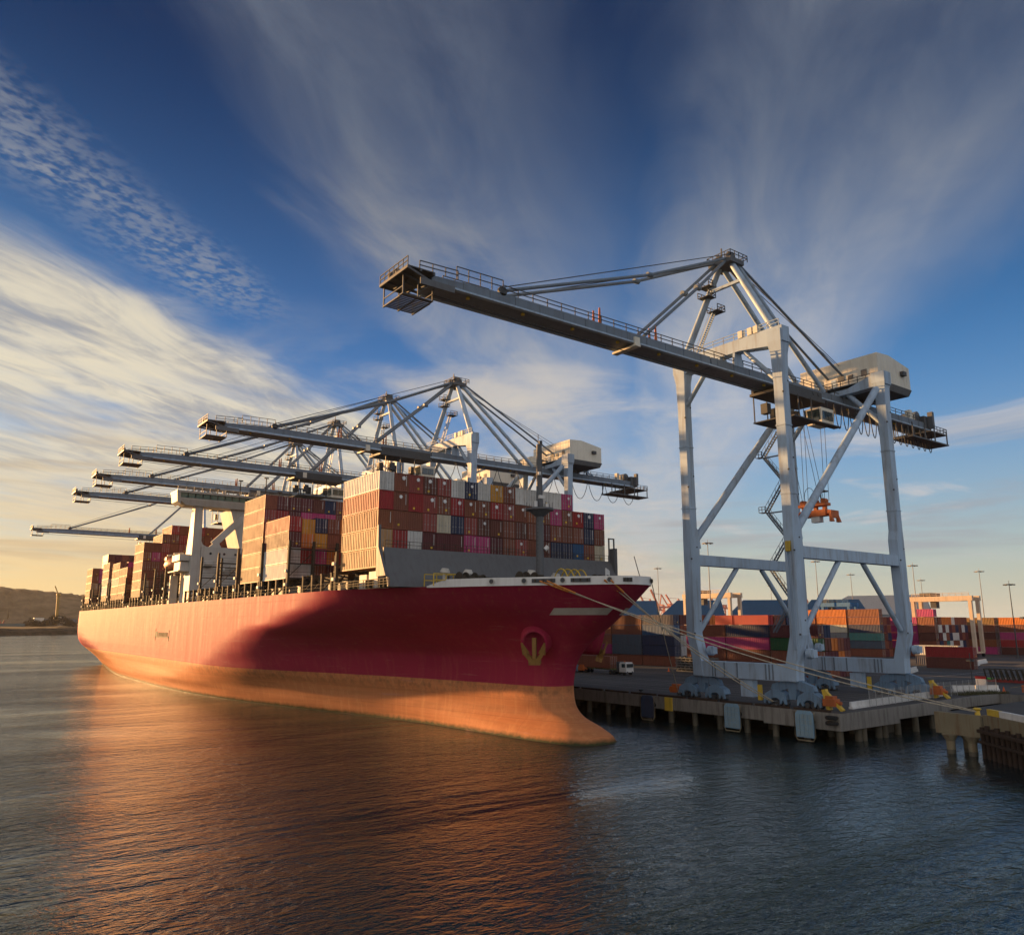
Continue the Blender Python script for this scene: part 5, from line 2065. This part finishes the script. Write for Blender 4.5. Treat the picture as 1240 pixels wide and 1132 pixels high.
BL = "yard block behind the bow"
stack(118, 56.0, "bnnBn", BL, "near column")
stack(118, 68.6, "bssbu", BL, "second column")
stack(118, 81.2, "bMbub", BL, "third column")
stack(118, 93.8, "bMdub", BL, "fourth column")
for k, s_ in enumerate(("mPPbd", "bmbWu", "dbPmW", "bmdbu", "umbdm", "mbubo")):
    stack(120.6 + 2.55 * k, 55.8, s_, BL, ORD[k + 1] + " row back")
BM = "block behind the near crane legs"
stack(107, 17.2, "bbpn", BM, "near column")
stack(107, 4.6, "bbgm", BM, "green column")
stack(107, 29.8, "mbpb", BM, "far column")
for k, s_ in enumerate(("umdn", "bmob", "mobn", "dbmu")):
    stack(109.6 + 2.55 * k, 4.6, s_[:3] if k else s_, BM, ORD[k + 1] + " row back")
    stack(109.6 + 2.55 * k, 17.2, s_, BM, "inner " + ORD[k + 1] + " row back")
BG = "grey and orange block"
stack(228, 69.0, "bPGCoo", BG, "grey column")
stack(228, 56.0, "bstnuu", BG, "teal column")
stack(228, 82.0, "bombuo", BG, "far column")
for k, s_ in enumerate(("bpbmp", "mPpdn", "bgmnp", "dbbpm", "PmPdb")):
    stack(230.6 + 2.55 * k, 69.0, s_, BG, ORD[k + 1] + " row back")
for k, s_ in enumerate(("mbdmb", "bmnbm")):
    stack(230.6 + 2.55 * k, 56.0, s_, BG, "inner " + ORD[k + 1] + " row back")
BP = "magenta block beside the right leg"
stack(245, 51.0, "bMMMp", BP, "magenta column")  # top box in lighter pink: sunlight put into its colour
stack(245, 41.6, "bbdbup", BP, "short column", size=20)
for k, s_ in enumerate(("bnmWb", "mbWmo", "dtbWo", "bWnmo", "mbWbW", "nbWnb", "bWmdu", "mnbWb", "bdmnb")):
    stack(247.6 + 2.55 * k, 44.4, s_, BP, ORD[k + 1] + " row back")
BO = "ochre topped block"
stack(290, 42.8, "pudbh", BO, "near column")
stack(292.6, 42.8, "mbdbh", BO, "second row")
BR_ = "orange topped block at the right edge"
stack(290, 29.0, "drpbo", BR_, "near column")
stack(290, 16.4, "mrpuo", BR_, "second column")
stack(290, 3.6, "brMbo", BR_, "third column")
container(171.2, 0.2, ZQ + .01, 'dark brown', "dark brown container under the red one, standing alone on the asphalt", G_YARD)
container(171.2, 0.1, ZQ + 2.87, 'red', "red container on top of the lone pair on the open asphalt", G_YARD)
container(184, 9.4, ZQ + .01, 'navy', "navy container behind the lone red pair", G_YARD)
container(184, 9.4, ZQ + 2.87, 'white', "white container behind the lone red pair", G_YARD)

# unseen stacks added to shade the yard, joined with the blocks' back rows
for X in (104, 107, 118):
    for j, y in enumerate((99, 111.6, 124.2, 136.8, 149.4)):
        for k in range(5):
            lot_box(X, y, ZQ + .01 + k * 2.86, A["bmdunb"[(j + k) % 6]])
for X in (203, 206, 209, 212, 215, 218, 221):
    for y in (96, 108.6):
        for k in range(5):
            lot_box(X, y, ZQ + .01 + k * 2.86, A["bmdrunb"[(int(X) + k) % 7]])
for X in (263, 266, 269, 272, 275, 278, 281):
    for y in (64.5, 77):
        for k in range(5):
            lot_box(X + 6, y, ZQ + .01 + k * 2.86, A["ubmdbob"[(int(X) + k) % 7]])
for X in (146, 149, 152, 155, 158, 161):
    for y in (44, 56.6):
        for k in range(5):
            lot_box(X, y, ZQ + .01 + k * 2.86, A["bmdrunb"[(int(X) + k) % 7]])
flush_lots("yard_lot_and_shade_stacks")

# flat racks piled on the asphalt
for k, (x, y, n_, lab) in enumerate(((104, 30.0, 6, "pile of empty flat racks behind the far waterside crane leg"), (98, 62, 5, "pile of empty flat racks behind the parked truck"))):
    e = empty("flat_rack_pile", (x, y, ZQ), lab, "flat racks")
    for j in range(n_):
        m = MB()
        z = ZQ + .02 + j * .62
        w_ = (j % 2) * .3
        m.box(x - 1.2, x + 1.2, y - 6 + w_, y + 6 + w_, z, z + .26)
        for yy in np.linspace(-5.6, 5.6, 9):
            m.box(x - 1.25, x + 1.25, y + yy + w_ - .15, y + yy + w_ + .15, z + .27, z + .5)
        m.build("flat_rack", paint("rack_grey", (0.16, 0.16, 0.15), .7, .5), e)

# truck with a container on its trailer, parked on the apron
tk = empty("yard_truck", (81, 41, ZQ), "white yard truck with an open chassis trailer on the apron", "truck")
m = MB()
m.box(80.2, 82.6, 31.0, 33.2, 4.9, 6.6)
m.hexa([(80.2, 30.9, 4.7), (82.6, 30.9, 4.7), (82.6, 33.2, 4.7), (80.2, 33.2, 4.7), (80.3, 31.2, 6.9), (82.5, 31.2, 6.9), (82.5, 33.1, 6.9), (80.3, 33.1, 6.9)])
cabm = m.build("cab", WHITE, tk)
m = MB()
m.box(80.17, 80.24, 31.3, 32.4, 5.75, 6.6)
m.box(80.4, 82.4, 30.86, 31.02, 5.8, 6.6)
m.build("cab_window", GLASS, cabm)
m = MB()
m.tube((81.2, 32.4, 6.9), (81.2, 32.4, 7.2), .2, 8)
m.build("beacon", ORANGE, cabm)
m = MB()
m.box(80.4, 80.8, 30.9, 36.5, 4.65, 4.9)
m.box(82.0, 82.4, 30.9, 36.5, 4.65, 4.9)
m.box(80.3, 82.5, 33.5, 34.2, 4.9, 7.0)
m.build("chassis", DARKST, tk)
m = MB()
m.box(80.7, 80.95, 34.6, 48.4, 5.05, 5.35)
m.box(81.85, 82.1, 34.6, 48.4, 5.05, 5.35)
for y in (36, 39, 42, 45, 48):
    m.box(80.2, 82.6, y - .12, y + .12, 5.1, 5.33)
m.build("trailer", paint("trailer_green", (0.16, 0.18, 0.06), .6, .4), tk)
for y in (31.8, 35.2, 36.3, 45.0, 46.4):
    for x in (80.25, 82.25):
        m = MB()
        m.tube((x - .02, y, 4.52), (x + .32, y, 4.52), .5, 12)
        m.build("wheel", RUBBER, tk)
container(81.4, 42.4, 5.36, 'brown', "brown container riding on the yard truck trailer", G_YARD)

# red chassis rack pile at the right edge
e = empty("chassis_rack", (127, -31, ZQ), "dark rack of stored trailer parts on red rails at the right edge", "storage rack")
m = MB()
for x in (125.5, 128.5):
    m.box(x - .1, x + .1, -42, -27, 4.05, 4.45)
m.build("base_rail", paint("rail_red", (0.28, 0.035, 0.025), .6, .4), e)
for k in range(15):
    m = MB()
    y = -41.5 + k
    m.beam((125.3, y, 4.46), (125.6, y + .5, 6.6), .18, .25)
    m.beam((128.7, y, 4.46), (128.4, y + .5, 6.6), .18, .25)
    m.beam((125.6, y + .5, 6.5), (128.4, y + .5, 6.5), .2, .2)
    m.build("stored_frame", LASH, e)
m = MB()
m.box(130, 131.6, -26.4, -24.2, 4.02, 4.5)
tag(m.build("green_crate", plain("bright_green", (0.10, 0.50, 0.03), .6)), "small bright green box lying on the asphalt", "box")
e = empty("danger_sign", (106.5, -34, ZQ), "small white sign board with red top at the fence", "sign")
m = MB()
m.box(106.3, 106.4, -35.3, -33.5, 4.3, 5.7)
m.build("board", WHITE, e)
m = MB()
m.box(106.25, 106.42, -35.3, -33.5, 5.71, 6.2)
m.build("red_header", paint("sign_red", (0.4, 0.03, 0.03), .6, .2), e)
m = MB()
for y in (-35, -33.8):
    m.box(106.45, 106.55, y - .05, y + .05, 4.0, 5.6)
m.build("sign_post", GALV, e)


def cone(x, y, lab):
    m = MB()
    m.box(x - .3, x + .3, y - .3, y + .3, 4.01, 4.08)
    m.tube((x, y, 4.08), (x, y, 4.95), .24, 10, r2=.05)
    tag(m.build("traffic_cone", plain("cone_orange", (0.65, 0.12, 0.03), .6)), lab, "cone")


cone(100, 36.0, "orange traffic cone standing alone on the apron")
cone(100.5, -40.5, "orange traffic cone beside the fence end")
m = MB()
for x in (103, 104.6):
    m.box(x - .06, x + .06, -42.6, -42.4, 4, 5.2)
m.box(102.8, 104.8, -42.55, -42.45, 4.9, 5.2)
m.box(102.8, 104.8, -42.55, -42.45, 4.45, 4.7)
tag(m.build("board_barrier", ORANGE), "orange board barrier near the right edge", "barrier")

# ------------------------------------------------------------------ light masts
def mast_light(x, y, h, label, heads=6, dark=False, r=.27):
    e = empty("light_mast", (x, y, ZQ), label, "light mast", "light masts in the yard")
    mt = DARKST if dark else paint("mast_galv", (0.32, 0.29, 0.25), .6, .3)
    m = MB()
    m.tube((x, y, ZQ), (x, y, ZQ + h), r, 8, r2=r * .45)
    m.tube((x, y, ZQ), (x, y, ZQ + .5), r * 2, 8)
    m.build("pole", mt, e)
    m = MB()
    R_ = min(1.7, h * .06)
    m.tube((x, y, ZQ + h - .15), (x, y, ZQ + h + .05), R_ * .9, 12)
    for k in range(heads):
        a_ = 2 * math.pi * k / heads
        m.cbox((x + R_ * math.cos(a_), y + R_ * math.sin(a_), ZQ + h - .2), (.6, .6, .4))
    m.tube((x, y, ZQ + h), (x, y, ZQ + h + 1.2), .08, 6)
    m.build("lamp_ring", mt, e)


mast_light(182, 88.8, 41.5, "tall light mast seen through the near crane portal")
mast_light(256.5, 183.3, 40.5, "pale light mast beyond the bow tip")
mast_light(287, 110.8, 41, "pale light mast above the orange containers")
mast_light(363.9, 138, 39, "thin light mast over the grey shed")
mast_light(289.1, 66.1, 36.5, "pale light mast just right of the right crane leg")
mast_light(398, 116, 36, "thin far light mast behind the cream yard crane")
mast_light(336, 59.2, 35.5, "pale light mast right of the cream yard crane")
mast_light(256.2, 16.6, 25.5, "dark light mast near the right edge", dark=True)
mast_light(111.9, -30.5, 4.9, "short dark lamp post with four lamps by the fence", heads=4, dark=True, r=.12)
mast_light(126, -36, 13, "slim grey lamp post over the dark storage rack", heads=3, r=.16)
mast_light(420, 230, 38, "thin light mast between the crane legs far away")

# ------------------------------------------------------------------ yard gantry cranes
def rtg(x, y, mat_, label, span=23.0, h=22.0, legs=6.0):
    e = empty("yard_gantry", (x, y, ZQ), label, "gantry crane", "gantry cranes over the yard")
    z = ZQ
    for dx in (0, legs):
        m = MB()
        m.box(x + dx - .6, x + dx + .6, y - span / 2 - 1, y + span / 2 + 1, z + h - 1.8, z + h)
        m.build("girder", mat_, e)
        for s in (-1, 1):
            m = MB()
            m.box(x + dx - .55, x + dx + .55, y + s * span / 2 - .6, y + s * span / 2 + .6, z + 1.8, z + h - 1.81)
            m.build("leg", mat_, e)
    for s in (-1, 1):
        m = MB()
        m.box(x - .55, x + legs + .55, y + s * span / 2 - .5, y + s * span / 2 + .5, z + 1.2, z + 1.79)
        m.build("sill", mat_, e)
        for dx in (0, legs):
            m = MB()
            m.tube((x + dx, y + s * span / 2 - .4, z + .62), (x + dx, y + s * span / 2 + .4, z + .62), .6, 10)
            m.build("wheel", RUBBER, e)
    m = MB()
    m.box(x - .5, x + legs + .5, y + 3, y + 7.5, z + h + .01, z + h + 1.4)
    m.box(x + .5, x + 3, y + 2, y + 4.2, z + h - 4.4, z + h - 1.9)
    m.build("trolley", DARKST, e)
    m = MB()
    rail(m, [(x - .6, y - span / 2, z + h), (x - .6, y + span / 2, z + h)], 1.1, 2.4, .07)
    m.build("girder_rail", mat_, e)


CREAM = paint("gantry_cream", (0.60, 0.47, 0.34), 0.55, .25)
RTGB = paint("gantry_blue", (0.03, 0.14, 0.32), 0.55, .25)
rtg(258, 41.5, CREAM, "cream yard gantry crane above the magenta and ochre stacks", span=21)
rtg(196, 102, CREAM, "cream yard gantry crane seen through the near crane portal", span=22, h=23.5)
rtg(290, 104, RTGB, "blue yard gantry crane behind the orange containers", span=13, h=21.5)

# ------------------------------------------------------------------ sheds
def shed(x, y, L, W, h, rz, mat_, label, bays=3):
    e = empty("warehouse", (x, y, ZQ), label, "warehouse")
    c, s = math.cos(rz), math.sin(rz)

    def W2(u, v, z):
        return (x + u * c - v * s, y + u * s + v * c, ZQ + z)
    m = MB()
    m.hexa([W2(0, 0, 0), W2(L, 0, 0), W2(L, W, 0), W2(0, W, 0), W2(0, 0, h * .6), W2(L, 0, h * .6), W2(L, W, h * .6), W2(0, W, h * .6)])
    m.build("wall", mat_, e)
    b = L / bays
    for k in range(bays):
        m = MB()
        a0, a1 = k * b, (k + 1) * b - .3
        ins = b * .28
        m.add([W2(a0, -.5, h * .6), W2(a1, -.5, h * .6), W2(a1, W + .5, h * .6), W2(a0, W + .5, h * .6), W2(a0 + ins, W / 2, h), W2(a1 - ins * .15, W / 2, h)],
              [(0, 1, 5, 4), (1, 2, 5), (2, 3, 4, 5), (3, 0, 4), (3, 2, 1, 0)])
        m.build("roof", mat_, e)


SHEDB = paint("shed_blue", (0.04, 0.10, 0.18), .6, .25)
shed(238, 215, 140, 40, 24.5, R(-50), SHEDB, "long blue warehouse with stepped roofs behind the yard", 4)
shed(372, 168, 62, 40, 28.5, R(-66), paint("shed_grey", (0.25, 0.28, 0.31), .6, .2), "pale grey shed behind the orange containers", 1)

# ------------------------------------------------------------------ far harbour cranes on the skyline
PINK = plain("far_crane_sunset_tint", (0.50, 0.20, 0.16), .7)  # sunset light and haze put into the colour
def far_crane(x, y, s, label, mesh=[None]):
    if mesh[0] is None:
        m = MB()
        for a in (-9, 9):
            for b in (0, 26):
                m.box(b - 1.3, b + 1.3, a - 1.3, a + 1.3, 0, 55)
            m.box(0, 26, a - 1, a + 1, 16, 18.5)
            m.beam((0, a, 20), (26, a, 50), 1.2, 1.2)
        m.box(-1.5, 1.5, -9, 9, 53, 56)
        m.box(-4, 50, -2.5, 2.5, 48, 52)
        m.beam((-4, 0, 50), (-30, 0, 88), 3.4, 3.4)
        m.beam((0, 0, 55), (6, 0, 78), 2, 2)
        m.beam((26, 0, 55), (6, 0, 78), 2, 2)
        m.beam((6, 0, 78), (-24, 0, 80), .8, .8)
        m.box(30, 44, -4, 4, 52, 58)
        mesh[0] = m.mesh("harbour_crane", PINK)
    o = bpy.data.objects.new("harbour_crane", mesh[0])
    COL.objects.link(o)
    o.location = (x, y, ZQ)
    o.rotation_euler = (0, 0, random.uniform(-.4, .4))
    o.scale = (s, s, s)
    tag(o, label, "crane", "far sunset tinted cranes on the skyline")


def polar(u, D):
    a_ = math.atan((u - 620) / 964.0) + R(36.7)
    return -51.7 + D * math.sin(a_), -102 + D * math.cos(a_)


for k, u in enumerate((786, 800, 820, 846, 868, 905, 985, 1010)):
    x, y = polar(u, 1750 + 60 * (k % 3))
    far_crane(x, y, (.85, 1.0, .9, .8, .95, .75, .7, .72)[k], f"tiny far sunset tinted crane on the skyline, {ORD[k]} counting from the bow tip")
bx = MB()
rs = np.random.RandomState(9)
for k in range(60):
    x, y = polar(770 + k * 8.5, 1500 + 500 * rs.rand())
    w_, d_, h_ = 20 + 40 * rs.rand(), 20 + 30 * rs.rand(), 12 + 14 * rs.rand()
    bx.box(x - w_ / 2, x + w_ / 2, y - d_ / 2, y + d_ / 2, ZQ, ZQ + h_)
tag(bx.build("far_harbour_sheds", paint("far_sheds", (0.25, 0.20, 0.17), .8, .3)), kind='stuff')

# ------------------------------------------------------------------ far shore at the left
def far_thing(name, m, mat_, label, cat):
    return tag(m.build(name, mat_), label, cat)


x, y = polar(68, 1560)
e = empty("tower_crane", (x, y, 8), "tall yellow luffing crane standing on the far shore", "crane")
m = MB()
m.beam((x, y, 8), (x - 2, y, 66), 3.6, 3.6)
for k in range(14):
    m.beam((x - 2.4, y - 2, 10 + k * 4), (x + 2.4, y - 2, 14 + k * 4), .6, .6)
TCY = paint("tower_crane_yellow", (0.42, 0.25, 0.06), .7, .2)
m.build("mast", TCY, e)
m = MB()
m.beam((x - 2, y, 66), (x - 8, y, 80), 1.6, 1.6)
m.box(x - 4.5, x + 1.5, y - 2.5, y + 2.5, 64, 67.5)
m.build("jib", TCY, e)
for u, w_, lab in ((46, 15, "pale low building on the far shore, nearer the yellow crane"), (70.5, 16, "pale low building on the far shore, nearer the ship")):
    x, y = polar(u, 1620)
    e = empty("shore_building", (x, y, 10), lab, "building", "pale buildings on the far shore")
    m = MB()
    m.box(x - w_ / 2, x + w_ / 2, y - 8, y + 8, 10, 29 if u > 60 else 27)
    m.build("wall", HOUSE, e)
    m = MB()
    m.box(x + w_ / 2 + .1, x + w_ * 1.7, y - 6, y + 14, 10, 25)
    m.build("annex", paint("annex_blue", (0.12, 0.15, 0.19), .7, .2), e)
x, y = polar(10, 1500)
m = MB()
m.box(x - 40, x + 22, y - 10, y + 10, 9, 17)
far_thing("quay_shed", m, paint("shed_teal", (0.09, 0.13, 0.13), .7, .3), "long teal shed on the far shore at the left edge", "shed")
x, y = polar(2, 1520)
m = MB()
m.beam((x, y, 14), (x - 8, y, 32), 1.4, 1.4)
m.beam((x, y, 14), (x + 3, y, 22), 1.4, 1.4)
m.box(x - 3, x + 3, y - 2, y + 2, 14, 17.5)
far_thing("crawler_crane", m, paint("far_red", (0.3, 0.06, 0.05), .7, .2), "small red crane at the left edge of the far shore", "crane")
# scrub and rubble
def blobs(name, n, place, mat_, seed, tri=26):
    rs = np.random.RandomState(seed)
    m = MB()
    for i in range(n):
        x, y, z, r = place(rs)
        for k in range(tri):
            d = rs.randn(3)
            d /= np.linalg.norm(d)
            c = np.array((x, y, z)) + d * r * (.55 + .5 * rs.rand()) * np.array((1, 1, .75))
            a_, b_ = rs.randn(3) * r * .28, rs.randn(3) * r * .28
            m.add([c, c + a_, c + b_], [(0, 1, 2)])
    return tag(m.build(name, mat_), kind='stuff')


def mound(rs):
    u = 30 + 62 * rs.rand()
    x, y = polar(u, 1545 + 30 * rs.rand())
    pk = math.exp(-((u - 70) / 16) ** 2) + .45 * math.exp(-((u - 38) / 9) ** 2) + .35
    return x, y, 9 + 17 * pk * rs.rand(), 2.6 + 2 * rs.rand()


blobs("scrub_trees", 420, mound, sm_, 3)


def rubble(rs):
    u = -20 + 125 * rs.rand()
    x, y = polar(u, 1438 + 60 * rs.rand())
    return x, y, 3 + 8 * rs.rand() ** 2, 1.4 + 1.5 * rs.rand()


blobs("shore_rubble", 420, rubble, paint("rubble", (0.12, 0.10, 0.09), .95, .5, (0.3, 0.3, 0.3)), 6, 14)

# ------------------------------------------------------------------ mooring lines
def line(pts_a, pts_b, sag, r, label, mat_=ROPE, orange=3.4):
    a, b = Vector(pts_a), Vector(pts_b)
    e = empty("mooring_line", tuple(b), label, "rope", "mooring ropes from the bow")
    N_ = 28
    P = []
    for k in range(N_ + 1):
        f = k / N_
        p = a + (b - a) * f
        p.z -= sag * 4 * f * (1 - f)
        P.append(p)
    m = MB()
    m.path(P, r, 6)
    m.build("rope", mat_, e)
    if orange:
        k = max(2, int(N_ * orange / (b - a).length))
        m = MB()
        m.path(P[:k + 1], r * 1.7, 6)
        m.build("chafe_sleeve", ROPEO, e)


def bow_exit(y, side=-1):
    p, nrm = edge_at(y, side)
    return (p.x + nrm.x * .25, p.y + nrm.y * .25, 21.1)


line(bow_exit(-21.2), (52.6, -56.6, 5.2), 1.0, .075, "pale rope from the bow shoulder to the jetty end, upper of the long pair")
line(bow_exit(-22.0), (52.55, -56.7, 5.1), 1.7, .075, "pale rope from the bow shoulder to the jetty end, lower of the long pair")
line(bow_exit(-28.0), (47.8, -31.5, 4.6), .7, .075, "pale rope from the bow chock down to the bollard under the crane")
line(bow_exit(-28.6), (47.9, -31.3, 4.5), 1.3, .075, "slacker pale rope from the bow chock to the bollard under the crane")
line(bow_exit(-27.4, 1), (47.7, -13.6, 4.5), .5, .06, "short steep rope from the bow tip to the quay bollard", orange=0)
